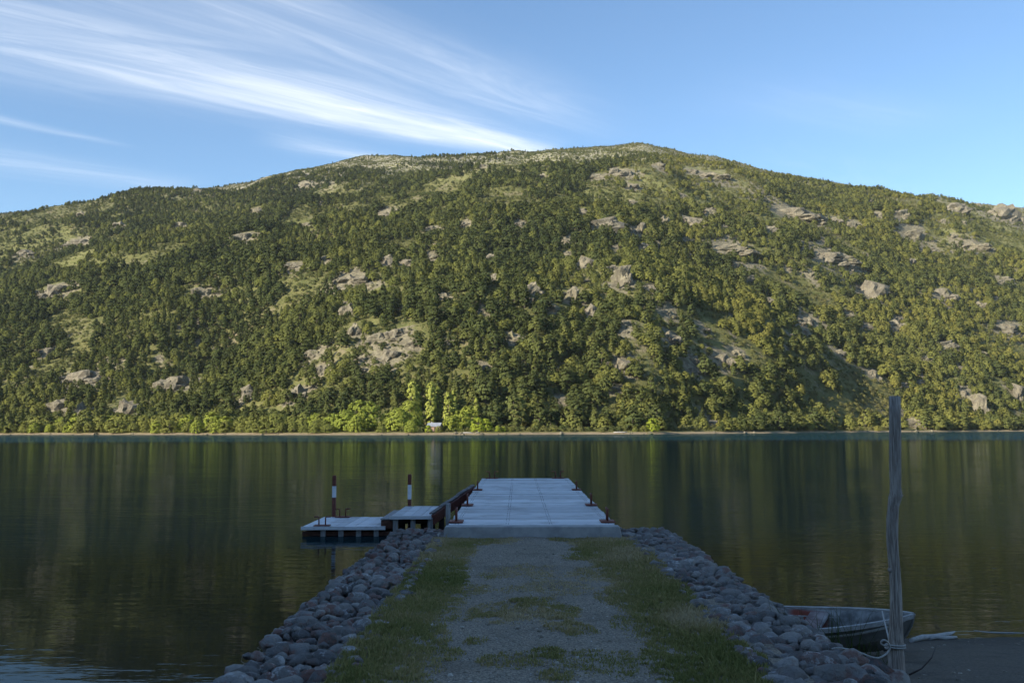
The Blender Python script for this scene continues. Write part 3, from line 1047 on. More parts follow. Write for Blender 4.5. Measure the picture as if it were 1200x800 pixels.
# ---- forest positions
def forest_points():
    rng = np.random.default_rng(21)
    n = 230000
    az = rng.uniform(R(-33), R(33), n)
    # even by area
    Ds, Dr = shore_d(az), ridge_d(az) + 60
    d = np.sqrt(rng.uniform(0, 1, n) * (Dr ** 2 - Ds ** 2) + Ds ** 2)
    x, y = d * np.sin(az), d * np.cos(az)
    s = d - Ds
    t = s / (Dr - Ds)
    z = hill_z(x, y)
    px, py = project(x, y, z)
    # dense forest with irregular openings, thinner and lower towards the top
    dens = fbm(x / 85, y / 85, 41, 4)
    fine = fbm(x / 26, y / 26, 51, 3)
    thr = 0.385 + 0.115 * smooth(0.5, 0.95, t)
    keep = dens + 0.35 * (fine - 0.5) > thr
    # the bare green patches of the upper right and the rocky patch left of the middle
    for (cx, cy, rx, ry, k) in OPENINGS:
        inside = ((px - cx) / rx) ** 2 + ((py - cy) / ry) ** 2 < 1
        keep &= ~(inside & (rng.uniform(0, 1, n) < k))
    # the terrace behind the far beach is open on the left half
    terr = np.interp(px, [0, 120, 300, 450, 620, 760, 800, 1200], [12, 18, 30, 32, 30, 22, 10, 8])
    keep &= s > terr
    keep &= ~((px < 460) & (px > 280) & (s < 46) & (fine < 0.55))
    keep &= ~((px > 470) & (px < 575) & (s < 62))
    idx = np.where(keep)[0]
    x, y, z, d, t, s, px, py = x[idx], y[idx], z[idx], d[idx], t[idx], s[idx], px[idx], py[idx]
    n = len(idx)
    size = (0.34 + 0.76 * rng.uniform(0, 1, n) ** 1.7) * (1 - 0.58 * smooth(0.30, 0.95, t)) * np.where(s < 60, 0.95, 1.0)
    size *= (0.85 + 0.7 * (fbm(x / 60, y / 60, 61) - 0.35)) * np.where(s < 50, 1.0, 0.84)
    # minimum spacing, grid based
    cell = 4.0
    grid = {}
    ok = np.zeros(n, dtype=bool)
    order = np.argsort(-size)
    for i in order:
        gx, gy = int(x[i] // cell), int(y[i] // cell)
        rad = 3.6 * size[i] + 0.6
        bad = False
        for a in (-2, -1, 0, 1, 2):
            for b in (-2, -1, 0, 1, 2):
                for j in grid.get((gx + a, gy + b), ()):
                    if (x[i] - x[j]) ** 2 + (y[i] - y[j]) ** 2 < ((rad + 3.6 * size[j] + 0.6) * 0.5) ** 2:
                        bad = True
                        break
                if bad: break
            if bad: break
        if not bad:
            ok[i] = True
            grid.setdefault((gx, gy), []).append(i)
    # keep the rock faces clear of trees that would stand in front of them
    hpx = 13 * size * FPX / d
    for (x0, y0, x1, y1, rd) in ROCKS:
        mx = (x1 - x0) * 0.05
        cover = (px > x0 + mx) & (px < x1 - mx) & (py > y0) & (py - hpx < y1 - (y1 - y0) * 0.35) & (d < rd + 4)
        ok &= ~cover
    i = np.where(ok)[0]
    return x[i], y[i], z[i], d[i], t[i], s[i], px[i], py[i], size[i]


fx, fy, fz, fd, ft, fs, fpx, fpy, fsize = forest_points()
rngk = np.random.default_rng(5)
KINDS = ['evergreen_a', 'evergreen_b', 'evergreen_c', 'cypress_a', 'cypress_b', 'beech_a', 'shrub_a', 'shrub_b', 'pale_a', 'beech_b']
u = rngk.uniform(0, 1, len(fx))
stand = fbm(fx / 140, fy / 140, 91, 3)
right = smooth(450, 1000, fpx)
kind = np.select([u < 0.27 - 0.12 * right, u < 0.48 - 0.20 * right, u < 0.62 - 0.08 * right, u < 0.78, u < 0.92], [0, 1, 2, 3, 4], 5)
kind = np.where((stand > 0.60) & (kind < 2), 4, kind)
kind = np.where((rngk.uniform(0, 1, len(fx)) < 0.10 + 0.22 * right + 0.25 * (stand > 0.62)) & (fsize < 0.95), 9, kind)
kind = np.where((ft > 0.72) & (rngk.uniform(0, 1, len(fx)) < 0.62 * smooth(0.66, 0.92, ft)), 8, kind)
kind = np.where((fsize < 0.27) & (kind < 6), 7, kind)

SPECIES = {0: ('evergreen_tree', 'dark green spreading evergreen tree at the foot of the forested hill'),
           1: ('evergreen_tree', 'dark green layered evergreen tree at the foot of the forested hill'),
           2: ('evergreen_tree', 'olive green round evergreen tree at the foot of the forested hill'),
           3: ('cypress_tree', 'dark pointed conifer tree at the foot of the forested hill'),
           4: ('cypress_tree', 'olive green pointed conifer tree at the foot of the forested hill'),
           5: ('beech_tree', 'olive round beech tree at the foot of the forested hill'),
           6: ('shrub', 'low pale green shrub at the foot of the forested hill'),
           7: ('shrub', 'low dark green shrub at the foot of the forested hill'),
           9: ('beech_tree', 'fresh light green beech tree at the foot of the forested hill'),
           8: ('dead_tree', 'pale half bare tree at the foot of the forested hill')}
inframe = (fpx > -15) & (fpx < 1215) & (kind != 8)
rank = np.where(inframe, fsize / fd, 0)
near = np.argsort(-rank)[:262]
is_near = np.zeros(len(fx), dtype=bool)
is_near[near] = True
ZONES = [(120, 'behind the start of the shore shrub belt'), (250, 'behind the middle of the shore shrub belt'), (390, 'behind the shrub belt next to the willow thicket'), (460, 'behind the willow thicket'),
         (575, 'above the cabin and poplars'), (660, 'beside the open beach past the bright bushes'), (745, 'behind the squat conifer of the open beach'), (800, 'behind the lone bright bush'),
         (930, 'past the lone bright bush along the beach'), (1050, 'just short of the pale shore rocks'), (1130, 'close around the pale shore rocks'), (1300, 'well beyond the pale shore rocks')]
for i in near:
    nm, lab = SPECIES[int(kind[i])]
    zone = next(zz for xx, zz in ZONES if fpx[i] < xx)
    lab = ('tall ' if fsize[i] > 0.95 else '') + lab.split(' at the foot')[0] + ' ' + zone
    tree(KINDS[int(kind[i])], nm, (fx[i], fy[i], fz[i]), float(fsize[i]), random.uniform(0, 6.28), lab,
         'shrub' if 'shrub' in nm else 'tree', lab + ', look-alikes', random.uniform(.85, 1.12))

# trees and shrubs of the terrace by the cabin, placed from the photograph
TERR = [  # px, inland, kind, height in px, name, label, category, group
    (480, 30, 'willow_a', 33, 'willow_tree', 'large light green willow growing beside the cabin on the far shore', 'tree', None),
    (466, 22, 'willow_b', 26, 'willow_tree', 'smaller light green willow at the water side of the large willow', 'tree', None),
    (483, 46, 'poplar_a', 56, 'poplar_tree', 'tall poplar rising out of the large willow', 'tree', None),
    (490, 50, 'poplar_b', 50, 'poplar_tree', 'slim poplar close beside the tall poplar above the large willow', 'tree', None),
    (505, 48, 'poplar_a', 54, 'poplar_tree', 'tall full poplar standing right behind the cabin', 'tree', None),
    (513, 54, 'poplar_b', 47, 'poplar_tree', 'slim dull poplar behind the right end of the cabin', 'tree', None),
    (525, 46, 'poplar_a', 42, 'poplar_tree', 'full poplar of the pair past the cabin', 'tree', None),
    (532, 48, 'poplar_b', 44, 'poplar_tree', 'slender poplar of the pair past the cabin', 'tree', None),
    (558, 48, 'poplar_b', 36, 'poplar_tree', 'lone slender poplar above the bright bushes', 'tree', None),
    (540, 26, 'willow_b', 23, 'willow_tree', 'yellow green willow between the poplar pair and the bright bushes', 'tree', None),
    (549, 34, 'willow_a', 27, 'willow_tree', 'pale willow behind the yellow green willow', 'tree', None),
    (529, 20, 'willow_b', 18, 'willow_tree', 'low willow just right of the cabin gable', 'tree', None),
    (560, 13, 'bright_a', 16, 'bush', 'bright yellow green bush on the beach, left of a touching pair', 'bush', None),
    (569, 13, 'bright_a', 15, 'bush', 'bright yellow green bush on the beach, right of a touching pair', 'bush', None),
    (583, 11, 'bright_a', 7, 'bush', 'tiny bright bush alone on the beach beyond the bright pair', 'bush', 'tiny bright bushes on the beach'),
    (590, 11, 'bright_a', 6, 'bush', 'tiny bright bush alone on the beach beyond the bright pair', 'bush', 'tiny bright bushes on the beach'),
    (482, 9, 'willow_b', 14, 'bush', 'light green bush overhanging the water below the large willow', 'bush', None),
    (502, 9, 'bright_a', 8, 'bush', 'small yellow green bush in front of the cabin', 'bush', 'bushes in front of the cabin'),
    (514, 10, 'thicket_a', 7, 'bush', 'small yellow green bush in front of the cabin', 'bush', 'bushes in front of the cabin'),
    (765, 9, 'bright_a', 15, 'bush', 'lone bright green bush on the open far beach', 'bush', None),
    (422, 26, 'willow_a', 34, 'willow_tree', 'broad light green willow in the thicket by the meadow', 'tree', None),
    (434, 30, 'willow_a', 32, 'willow_tree', 'tall light green willow at the meadow end of the thicket', 'tree', None),
    (405, 20, 'willow_b', 24, 'willow_tree', 'light green willow in the middle of the shore thicket', 'tree', None),
    (390, 18, 'willow_b', 20, 'willow_tree', 'light green low willow at the far end of the shore thicket', 'tree', None),
    (418, 14, 'willow_b', 18, 'willow_tree', 'light green willow at the water side of the thicket', 'tree', None),
    (448, 9, 'thicket_b', 8, 'bush', 'small round green bush on the meadow edge', 'bush', None),
    (452, 20, 'thicket_b', 13, 'bush', 'round green bush standing in the dry meadow', 'bush', None),
    (580, 40, 'evergreen_a', 34, 'evergreen_tree', 'large dark evergreen right beside the bright bushes', 'tree', None),
    (602, 42, 'evergreen_c', 38, 'evergreen_tree', 'large dark evergreen between the bright bushes and the open beach', 'tree', None),
    (672, 26, 'cypress_b', 24, 'cypress_tree', 'squat conifer standing clear on the open far beach', 'tree', None),
]
for (px, inl, kd, hp, nm, lab, cat, grp) in TERR:
    p, d = shore_point(px, inl)
    h = hp * d / FPX
    sc = h / PROTO[kd][5]
    zs = 1.0
    if kd in ('poplar_a', 'poplar_b'): sc, zs = sc * 1.0, 1.0
    tree(kd, nm, p, sc, random.uniform(0, 6.28), lab, cat, grp, zs)

# shrub belt along the far shore (individuals), left of the thicket and along the beach
rs = random.Random(3)


def shrub_label(px, row, kd, leftside):
    look = {'thicket_a': 'broad green shrub', 'thicket_b': 'compact green shrub', 'beech_b': 'tree-like fresh green shrub', 'willow_b': 'light green willow shrub', 'shrub_a': 'pale low shrub', 'shrub_b': 'dark low shrub'}[kd]
    if leftside:
        part = 'start' if px < 130 else 'middle' if px < 260 else 'thicket end'
        lab = look + (' at the water side of the ' if row == 0 else ' at the back of the ') + "shore shrub belt's " + part
    else:
        part = 'between the bright bushes and the squat conifer' if px < 672 else 'between the squat conifer and the lone bright bush' if px < 765 else 'past the lone bright bush' if px < 1000 else 'around the pale shore rocks'
        lab = look + ' on the far beach ' + part
    return lab, 'shrub', lab + ', look-alikes'


for px in list(np.arange(4, 392, 11.0)) + list(np.arange(598, 760, 13.0)) + list(np.arange(790, 1200, 26.0)):
    px += rs.uniform(-5, 5)
    leftside = px < 392
    for row in range(2 if leftside else 1):
        p, d = shore_point(px, (8 if row == 0 else 20) + rs.uniform(-1, 6))
        kd = rs.choice(['thicket_a', 'thicket_a', 'beech_b', 'thicket_b', 'willow_b'] if leftside else ['shrub_a', 'thicket_a', 'shrub_b'])
        hp = (rs.uniform(9, 14) + row * 7) * (1.0 if px > 90 else 0.8) if leftside else rs.uniform(3.5, 7)
        sc = hp * d / FPX / PROTO[kd][5]
        tree(kd, 'shrub', p, sc, rs.uniform(0, 6.28),
             *shrub_label(px, row, kd, leftside))
# make sure every far kind has a crown to instance
for k in ('shrub_a', 'shrub_b', 'pale_a', 'evergreen_a', 'evergreen_b', 'evergreen_c', 'cypress_a', 'cypress_b', 'beech_a', 'beech_b'):
    if k not in FIRST_CROWN:
        j = int(np.argmax(np.where((fpx > 560) & (fpx < 820) & (ft > 0.9), 1.0 / fd, 0)))
        i = j
        tree(k, 'hilltop_tree', (fx[i], fy[i], fz[i]), float(fsize[i]), 0.3, 'pale sparse tree on the skyline near the summit', 'tree', None)
        is_near[i] = True


# the remaining forest and undergrowth: one mass
def build_forest():
    far = np.where(~is_near)[0]
    rng = np.random.default_rng(77)
    # undergrowth in the gaps
    n = 620000
    az = rng.uniform(R(-33), R(33), n)
    Ds, Dr = shore_d(az) + 14, ridge_d(az) + 40
    d = np.sqrt(rng.uniform(0, 1, n) * (Dr ** 2 - Ds ** 2) + Ds ** 2)
    x, y = d * np.sin(az), d * np.cos(az)
    occ = set()
    cell = 3.5
    for tx, ty, ts in zip(fx, fy, fsize):
        r_ = 2.6 * ts
        for ax in (-r_, 0, r_):
            for ay in (-r_, 0, r_): occ.add((int((tx + ax) // cell), int((ty + ay) // cell)))
    code = lambda a, b: (a.astype(np.int64) + 5000) * 20000 + b.astype(np.int64)
    oc = np.array([(a_ + 5000) * 20000 + b_ for a_, b_ in occ], dtype=np.int64)
    free = ~np.isin(code(np.floor(x / cell), np.floor(y / cell)), oc)
    free &= rng.uniform(0, 1, n) < 0.30 + 0.55 * smooth(0.35, 0.6, fbm(x / 22, y / 22, 15))
    x, y, d, Ds, Dr = x[free], y[free], d[free], Ds[free], Dr[free]
    n = len(x)
    z = hill_z(x, y)
    px, py = project(x, y, z)
    ok = np.ones(n, dtype=bool)
    for (x0, y0, x1, y1, rd) in ROCKS:
        ok &= ~((px > x0) & (px < x1) & (py > y0) & (py < y1 + 2))
    ok &= ~((px > 300) & (px < 470) & (d - Ds < 22))
    t = (d - Ds) / (Dr - Ds)
    i = np.where(ok)[0]
    kd = np.where(rng.uniform(0, 1, len(i)) < 0.72, 6, 7)
    kd = np.where((t[i] > 0.85) & (rng.uniform(0, 1, len(i)) < 0.3), 8, kd)
    us = (0.14 + 0.62 * rng.uniform(0, 1, len(i)) ** 2.2) * (1 - 0.3 * t[i])
    P = np.concatenate([np.stack([fx[far], fy[far], fz[far] - 0.15], -1), np.stack([x[i], y[i], z[i] - 0.1], -1)])
    K = np.concatenate([kind[far], kd])
    S = np.concatenate([fsize[far], us])
    me = bpy.data.meshes.new('forest')
    me.vertices.add(len(P))
    me.vertices.foreach_set('co', P.astype(np.float32).ravel())
    a = me.attributes.new('kind_index', 'INT', 'POINT')
    a.data.foreach_set('value', K.astype(np.int32))
    a = me.attributes.new('tree_scale', 'FLOAT_VECTOR', 'POINT')
    sv = np.stack([S * rng.uniform(.9, 1.1, len(S)), S * rng.uniform(.9, 1.1, len(S)), S * rng.uniform(.78, 1.12, len(S))], -1)
    a.data.foreach_set('vector', sv.astype(np.float32).ravel())
    a = me.attributes.new('tree_rot', 'FLOAT_VECTOR', 'POINT')
    rv = np.stack([rng.uniform(-.06, .06, len(S)), rng.uniform(-.06, .06, len(S)), rng.uniform(0, 6.28, len(S))], -1)
    a.data.foreach_set('vector', rv.astype(np.float32).ravel())
    o = link('forest', me)
    tag(o, 'dense mixed forest and undergrowth covering the hillside', None, None, 'stuff')
    ng = bpy.data.node_groups.new('forest_scatter', 'GeometryNodeTree')
    ng.interface.new_socket('Geometry', in_out='INPUT', socket_type='NodeSocketGeometry')
    ng.interface.new_socket('Geometry', in_out='OUTPUT', socket_type='NodeSocketGeometry')
    N, L = ng.nodes, ng.links
    gi, go = N.new('NodeGroupInput'), N.new('NodeGroupOutput')
    join = N.new('GeometryNodeJoinGeometry')

    def attr(nm, dt):
        a = N.new('GeometryNodeInputNamedAttribute')
        a.data_type = dt
        a.inputs['Name'].default_value = nm
        return a.outputs['Attribute']
    ka, sa, ra = attr('kind_index', 'INT'), attr('tree_scale', 'FLOAT_VECTOR'), attr('tree_rot', 'FLOAT_VECTOR')
    for k, kn in enumerate(KINDS):
        cmp_ = N.new('FunctionNodeCompare')
        cmp_.data_type = 'INT'
        cmp_.operation = 'EQUAL'
        L.new(ka, cmp_.inputs[2])
        cmp_.inputs[3].default_value = k
        oi = N.new('GeometryNodeObjectInfo')
        oi.inputs['Object'].default_value = FIRST_CROWN[kn]
        oi.inputs['As Instance'].default_value = True
        oi.transform_space = 'ORIGINAL'
        ip = N.new('GeometryNodeInstanceOnPoints')
        L.new(gi.outputs[0], ip.inputs['Points'])
        L.new(cmp_.outputs[0], ip.inputs['Selection'])
        L.new(oi.outputs['Geometry'], ip.inputs['Instance'])
        L.new(sa, ip.inputs['Scale'])
        e2r = N.new('FunctionNodeEulerToRotation')
        L.new(ra, e2r.inputs[0])
        L.new(e2r.outputs[0], ip.inputs['Rotation'])
        L.new(ip.outputs[0], join.inputs[0])
    L.new(join.outputs[0], go.inputs[0])
    md = o.modifiers.new('scatter', 'NODES')
    md.node_group = ng
    print('forest instances', len(P), np.bincount(K), [FIRST_CROWN[k].parent.name for k in KINDS])


build_forest()


# ------------------------------------------------------------------ cabin on the far shore
def build_cabin():
    p, d = shore_point(509.5, 16)
    u_ = d / FPX
    o = empty('cabin', p, R(-14))
    tag(o, 'small cabin with pale metal gable roof among willows and poplars', 'cabin')
    wallm = simple('cabin_board', (0.20, 0.13, 0.09), (0.34, 0.24, 0.17), 1.5, stretch=(4, 1, 1))
    roofm = simple('cabin_roof', (0.17, 0.19, 0.22), (0.27, 0.295, 0.33), 1.0, 0.4, 0.5)
    glass = simple('cabin_glass', (0.03, 0.035, 0.04), (0.05, 0.055, 0.06), 1.0, 0.1, 0.5)
    L_, W_, H_ = 6.0, 4.4, 2.5
    bm = bmesh.new()
    bm_box(bm, (0, 0, H_ / 2 - .2), (L_, W_, H_ + .4))
    link('wall', bm_mesh('cabin_wall', bm), wallm, o)
    for s in (-1, 1):
        g = mesh_from('gable', [(s * L_ / 2, -W_ / 2, H_), (s * L_ / 2, W_ / 2, H_), (s * L_ / 2, 0, H_ + 1.5), (s * (L_ / 2 - .12), -W_ / 2, H_), (s * (L_ / 2 - .12), W_ / 2, H_), (s * (L_ / 2 - .12), 0, H_ + 1.5)],
                      [(0, 1, 2), (5, 4, 3), (0, 3, 4, 1), (1, 4, 5, 2), (2, 5, 3, 0)])
        link('gable', g, wallm, o)
    sl = math.atan2(1.5, W_ / 2)
    for s in (-1, 1):
        rot = Matrix.Rotation(-s * sl, 3, 'X')
        box('roof_sheet', (0, s * (W_ / 4 + .16), H_ + .72), (L_ + .7, W_ / 2 / math.cos(sl) + .5, .08), roofm, o, rot=rot)
    dr = box('door', (0.9, -W_ / 2 - .03, 1.0), (0.9, .06, 2.0), M['timber_dark'], o)
    box('handle', (1.2, -W_ / 2 - .08, 1.0), (0.1, .05, .06), M['white_paint'], dr)
    for xx in (-1.7, 2.1):
        wd = box('window', (xx, -W_ / 2 - .02, 1.45), (1.0, .06, .9), glass, o)
        box('frame', (xx, -W_ / 2 - .06, 1.96), (1.2, .07, .1), M['white_paint'], wd)
        box('sill', (xx, -W_ / 2 - .07, .95), (1.2, .09, .1), M['white_paint'], wd)
    box('chimney', (-1.6, .5, H_ + 1.6), (.35, .35, 1.0), M['concrete'], o)
    # beached pale skiff and a bleached log on the shingle
    p, d = shore_point(548, 5.5)
    log = tube_mesh('log', [(-2.9, 0, 0.2), (-1, .15, .35), (1.2, -.1, .3), (3.0, .2, .18)], [.22, .26, .22, .1], 8)
    lo = link('beached_log', log, M['driftwood'])
    lo.location = p
    tag(lo, 'long pale log lying on the far beach below the willows', 'log')
    p, d = shore_point(727, 6)
    log = tube_mesh('log', [(-3.2, 0, 0.15), (-1, .2, .25), (1.5, -.1, .25), (3.4, .3, .4)], [.2, .26, .22, .1], 8)
    lo = link('beached_log', log, M['driftwood'])
    lo.location = p
    tag(lo, 'thin bleached log on the open far beach near the lone bush', 'log')


build_cabin()

rw = random.Random(61)
for k in range(44):
    px = rw.uniform(5, 1195)
    p, d = shore_point(px, rw.uniform(-0.5, 5))
    o = link('shore_boulder', ROCK_MESH[k % 8])
    q = rw.uniform(.5, 1.0) + 1.3 * rw.random() ** 3
    o.scale = (q, q * .8, q * rw.uniform(.45, .8))
    o.rotation_euler = (0, 0, rw.uniform(0, 6.28))
    o.location = (p.x, p.y, p.z + q * .12)
    tag(o, 'small grey boulder lying at the far waterline', 'boulder', 'boulders along the far waterline')

# ------------------------------------------------------------------ causeway: path, gravel, grass
CL, CR, CEND = -2.07, 2.50, 15.35


def path_z(x, y):
    return 0.018 * (fbm(np.asarray(x) * 1.1, np.asarray(y) * 1.1, 101, 3) - 0.5) * 2 + 0.02 * np.exp(-((np.asarray(x) - 0.15) / 0.35) ** 2)


def build_path():
    xs = np.linspace(-1.35, 1.95, 67)
    ys = np.linspace(-18, CEND, 400)
    X, Y = np.meshgrid(xs, ys, indexing='ij')
    Z = path_z(X, Y)
    n, m = X.shape
    idx = np.arange(n * m).reshape(n, m)
    f = np.stack([idx[:-1, :-1], idx[1:, :-1], idx[1:, 1:], idx[:-1, 1:]], -1).reshape(-1, 4)
    V = np.stack([X, Y, Z], -1).reshape(-1, 3)
    # skirt down to the lake bed all round
    ring = np.concatenate([idx[:, 0], idx[-1, 1:], idx[::-1, -1][1:], idx[0, ::-1][1:-1]])
    low = V[ring].copy()
    low[:, 2] = -1.6
    k0 = len(V)
    nr = len(ring)
    j = np.arange(nr)
    sk = np.stack([ring, k0 + j, k0 + (j + 1) % nr, ring[(j + 1) % nr]], -1)
    o = link('path', fast_mesh('path', np.concatenate([V, low]), np.concatenate([f, sk]), False), M['path'])
    tag(o, 'gravel path running out along the causeway', None, None, 'structure')


build_path()


def grass_density(x, y):
    e = (fbm(x * 2.2, y * 1.1, 131, 4) - 0.5)
    f = (fbm(x * 9, y * 6, 137, 3) - 0.5)
    left = smooth(-0.50, -0.72, x + 0.35 * e + .12 * f)
    right = smooth(0.78, 1.02, x + 0.45 * e + .15 * f)
    dens = np.maximum(left, right)
    for (cx, cy, rx, ry, a) in PATCH:
        q = ((x - cx) / rx) ** 2 + ((y - cy) / ry) ** 2
        dens = np.maximum(dens, a * smooth(1.25, 0.35, q + 2.2 * e + 1.2 * f))
    return dens


PATCH = []
for (px, py, rx, ry, a) in [(612, 718, 58, 14, 1.0), (668, 738, 30, 8, .7), (590, 712, 30, 6, .6), (640, 690, 50, 9, .28), (620, 672, 60, 9, .3), (690, 672, 30, 8, .4),
                            (600, 776, 40, 10, .55), (645, 768, 22, 8, .85), (700, 778, 55, 16, .4), (530, 765, 14, 8, .7), (555, 752, 14, 5, .5),
                            (680, 650, 26, 6, .5), (710, 640, 40, 10, .7), (560, 634, 45, 5, .8), (690, 629, 22, 4, .9), (665, 632, 20, 3, .7),
                            (740, 640, 40, 12, .8), (655, 795, 25, 10, .6), (560, 690, 20, 5, .4), (720, 700, 25, 8, .4), (740, 730, 25, 8, .4), (500, 750, 30, 14, .6)]:
    c = at_z(px, py, 0)
    PATCH.append((c.x, c.y, rx * c.y / FPX, ry * c.y * c.y / (FPX * CAM_Z), a))


def build_grass():
    rng = np.random.default_rng(9)
    n = 480000
    x = rng.uniform(-1.40, 1.95, n)
    y = 5.2 + (CEND - 5.2) * rng.uniform(0, 1, n) ** 1.15
    dens = grass_density(x, y)
    clump = fbm(x * 14, y * 14, 151, 2)
    keep = rng.uniform(0, 1, n) < dens * np.clip((clump - 0.26) * 2.4, 0.08, 0.9)
    # grass overlaps the gabions only a little
    keep &= (x > -1.34 + 0.12 * fbm(y * 3, y * 0, 7)) & (x < 1.88 - 0.3 * fbm(y * 1.5, y * 0, 8))
    x, y, dens = x[keep], y[keep], dens[keep]
    n = len(x)
    tuss = fbm(x * 2.4, y * 2.4, 171, 3)
    edge = np.maximum(smooth(0.9, 1.5, x), smooth(-0.8, -1.15, x))
    h = (0.010 + 0.020 * tuss + 0.015 * edge) * rng.uniform(0.5, 1.35, n) * (0.5 + 0.5 * dens)
    h *= np.where(rng.uniform(0, 1, n) < 0.012, 2.6, 1.0)
    w = rng.uniform(0.0022, 0.0045, n) * (1 + y * 0.05)
    th = rng.uniform(0, 2 * math.pi, n)
    lean = h * rng.uniform(0.2, 1.0, n)
    lt = rng.uniform(0, 2 * math.pi, n)
    z = path_z(x, y)
    ax, ay = np.cos(th) * w, np.sin(th) * w
    lx, ly = np.cos(lt) * lean, np.sin(lt) * lean
    p0 = np.stack([x - ax, y - ay, z - .004], -1)
    p1 = np.stack([x + ax, y + ay, z - .004], -1)
    m0 = np.stack([x + lx * .35 + ax * .8, y + ly * .35 + ay * .8, z + h * .6], -1)
    m1 = np.stack([x + lx * .35 - ax * .8, y + ly * .35 - ay * .8, z + h * .6], -1)
    tp = np.stack([x + lx, y + ly, z + h], -1)
    V = np.stack([p0, p1, m0, m1, tp], 1).reshape(-1, 3)
    k = np.arange(n)[:, None] * 5
    F = np.concatenate([k + np.array([[0, 1, 2]]), k + np.array([[0, 2, 3]]), k + np.array([[3, 2, 4]])], 1).reshape(-1, 3)
    me = fast_mesh('grass', V, F)
    dry = fbm(x * 1.3 + 9, y * 0.9, 181, 3)
    tone = np.clip(0.40 + 1.5 * (dry - 0.42) + rng.normal(0, .16, n), 0, 1)
    tone = np.clip(tone + 0.22 * (1 - dens) + 0.25 * smooth(12.5, 15.5, y), 0, 1)
    set_tone(me, np.repeat(tone, 3))
    o = link('grass', me, M['grass'])
    tag(o, 'short patchy grass along both sides of the gravel path', None, None, 'stuff')
    print('blades', n)


build_grass()


def build_pebbles():
    rng = np.random.default_rng(15)
    n = 34000
    x = rng.uniform(-1.15, 1.6, n)
    y = 5.2 + (CEND - 5.2) * rng.uniform(0, 1, n) ** 1.4
    keep = rng.uniform(0, 1, n) < 1.0 - 0.9 * grass_density(x, y)
    x, y = x[keep], y[keep]
    n = len(x)
    r = 0.0035 + 0.0075 * rng.uniform(0, 1, n) ** 2.2 + np.where(rng.uniform(0, 1, n) < 0.012, 0.014, 0)
    z = path_z(x, y)
    octa = np.array([(1, 0, 0), (-.5, .87, 0), (-.5, -.87, 0), (.4, .6, .7), (-.75, .1, .65), (.35, -.65, .7)])
    of = np.array([(3, 4, 5), (0, 1, 3), (1, 4, 3), (1, 2, 4), (2, 5, 4), (2, 0, 5), (0, 3, 5)])
    th = rng.uniform(0, 6.28, n)
    sc = r[:, None] * np.stack([rng.uniform(.8, 1.4, n), rng.uniform(.7, 1.1, n), rng.uniform(.5, 1.0, n)], -1)
    v = octa[None] * sc[:, None, :] + rng.normal(0, .12, (n, 6, 3)) * r[:, None, None]
    c, s = np.cos(th)[:, None], np.sin(th)[:, None]
    V = np.stack([v[..., 0] * c - v[..., 1] * s + x[:, None], v[..., 0] * s + v[..., 1] * c + y[:, None], v[..., 2] + z[:, None] - .001], -1).reshape(-1, 3)
    F = (np.arange(n)[:, None, None] * 6 + of[None]).reshape(-1, 3)
    me = fast_mesh('gravel', V, F)
    tone = np.clip(rng.normal(.42, .2, n) + np.where(rng.uniform(0, 1, n) < .02, .4, 0), 0, 1)
    set_tone(me, np.repeat(tone, 7))
    tag(link('gravel', me, M['pebble']), 'loose grey gravel on the path', None, None, 'stuff')


build_pebbles()


# ------------------------------------------------------------------ gabion walls of stones in wire
def stone_mesh(name, seed):
    from mathutils import noise
    rng = random.Random(seed)
    bm = bmesh.new()
    bmesh.ops.create_icosphere(bm, subdivisions=2, radius=1)
    off = Vector((seed * 3.1, seed * 1.7, 2))
    for k in range(8):
        nn = Vector((rng.gauss(0, 1), rng.gauss(0, 1), rng.gauss(0, 1))).normalized()
        c = rng.uniform(0.58, 0.88)
        for v in bm.verts:
            dd = v.co.dot(nn) - c
            if dd > 0: v.co -= nn * dd * 0.9
    for v in bm.verts:
        v.co *= 1 + 0.24 * noise.noise(v.co * 1.4 + off) + .08 * noise.noise(v.co * 3.5 + off)
    return bm_mesh(name, bm, 0, True)


STONES = [stone_mesh('stone_%d' % i, i + 1) for i in range(14)]
for me in STONES: me.materials.append(M['stone'])


def relax(n, x0, x1, y0, y1, seed, rmin, rmax, iters=90):
    rng = np.random.default_rng(seed)
    r = rmin + (rmax - rmin) * rng.uniform(0, 1, n) ** 2.1
    p = np.stack([rng.uniform(x0, x1, n), rng.uniform(y0, y1, n)], -1)
    for it in range(iters):
        d = p[:, None] - p[None]
        dist = np.linalg.norm(d, axis=-1) + 1e-6
        want = r[:, None] + r[None]
        over = np.clip(want - dist, 0, None)
        np.fill_diagonal(over, 0)
        p += (d / dist[..., None] * over[..., None]).sum(1) * 0.28
        p[:, 0] = np.clip(p[:, 0], x0 + r * 0.75, x1 - r * 0.75)
        p[:, 1] = np.clip(p[:, 1], y0 + r * 0.6, y1 - r * 0.6)
    return p, r


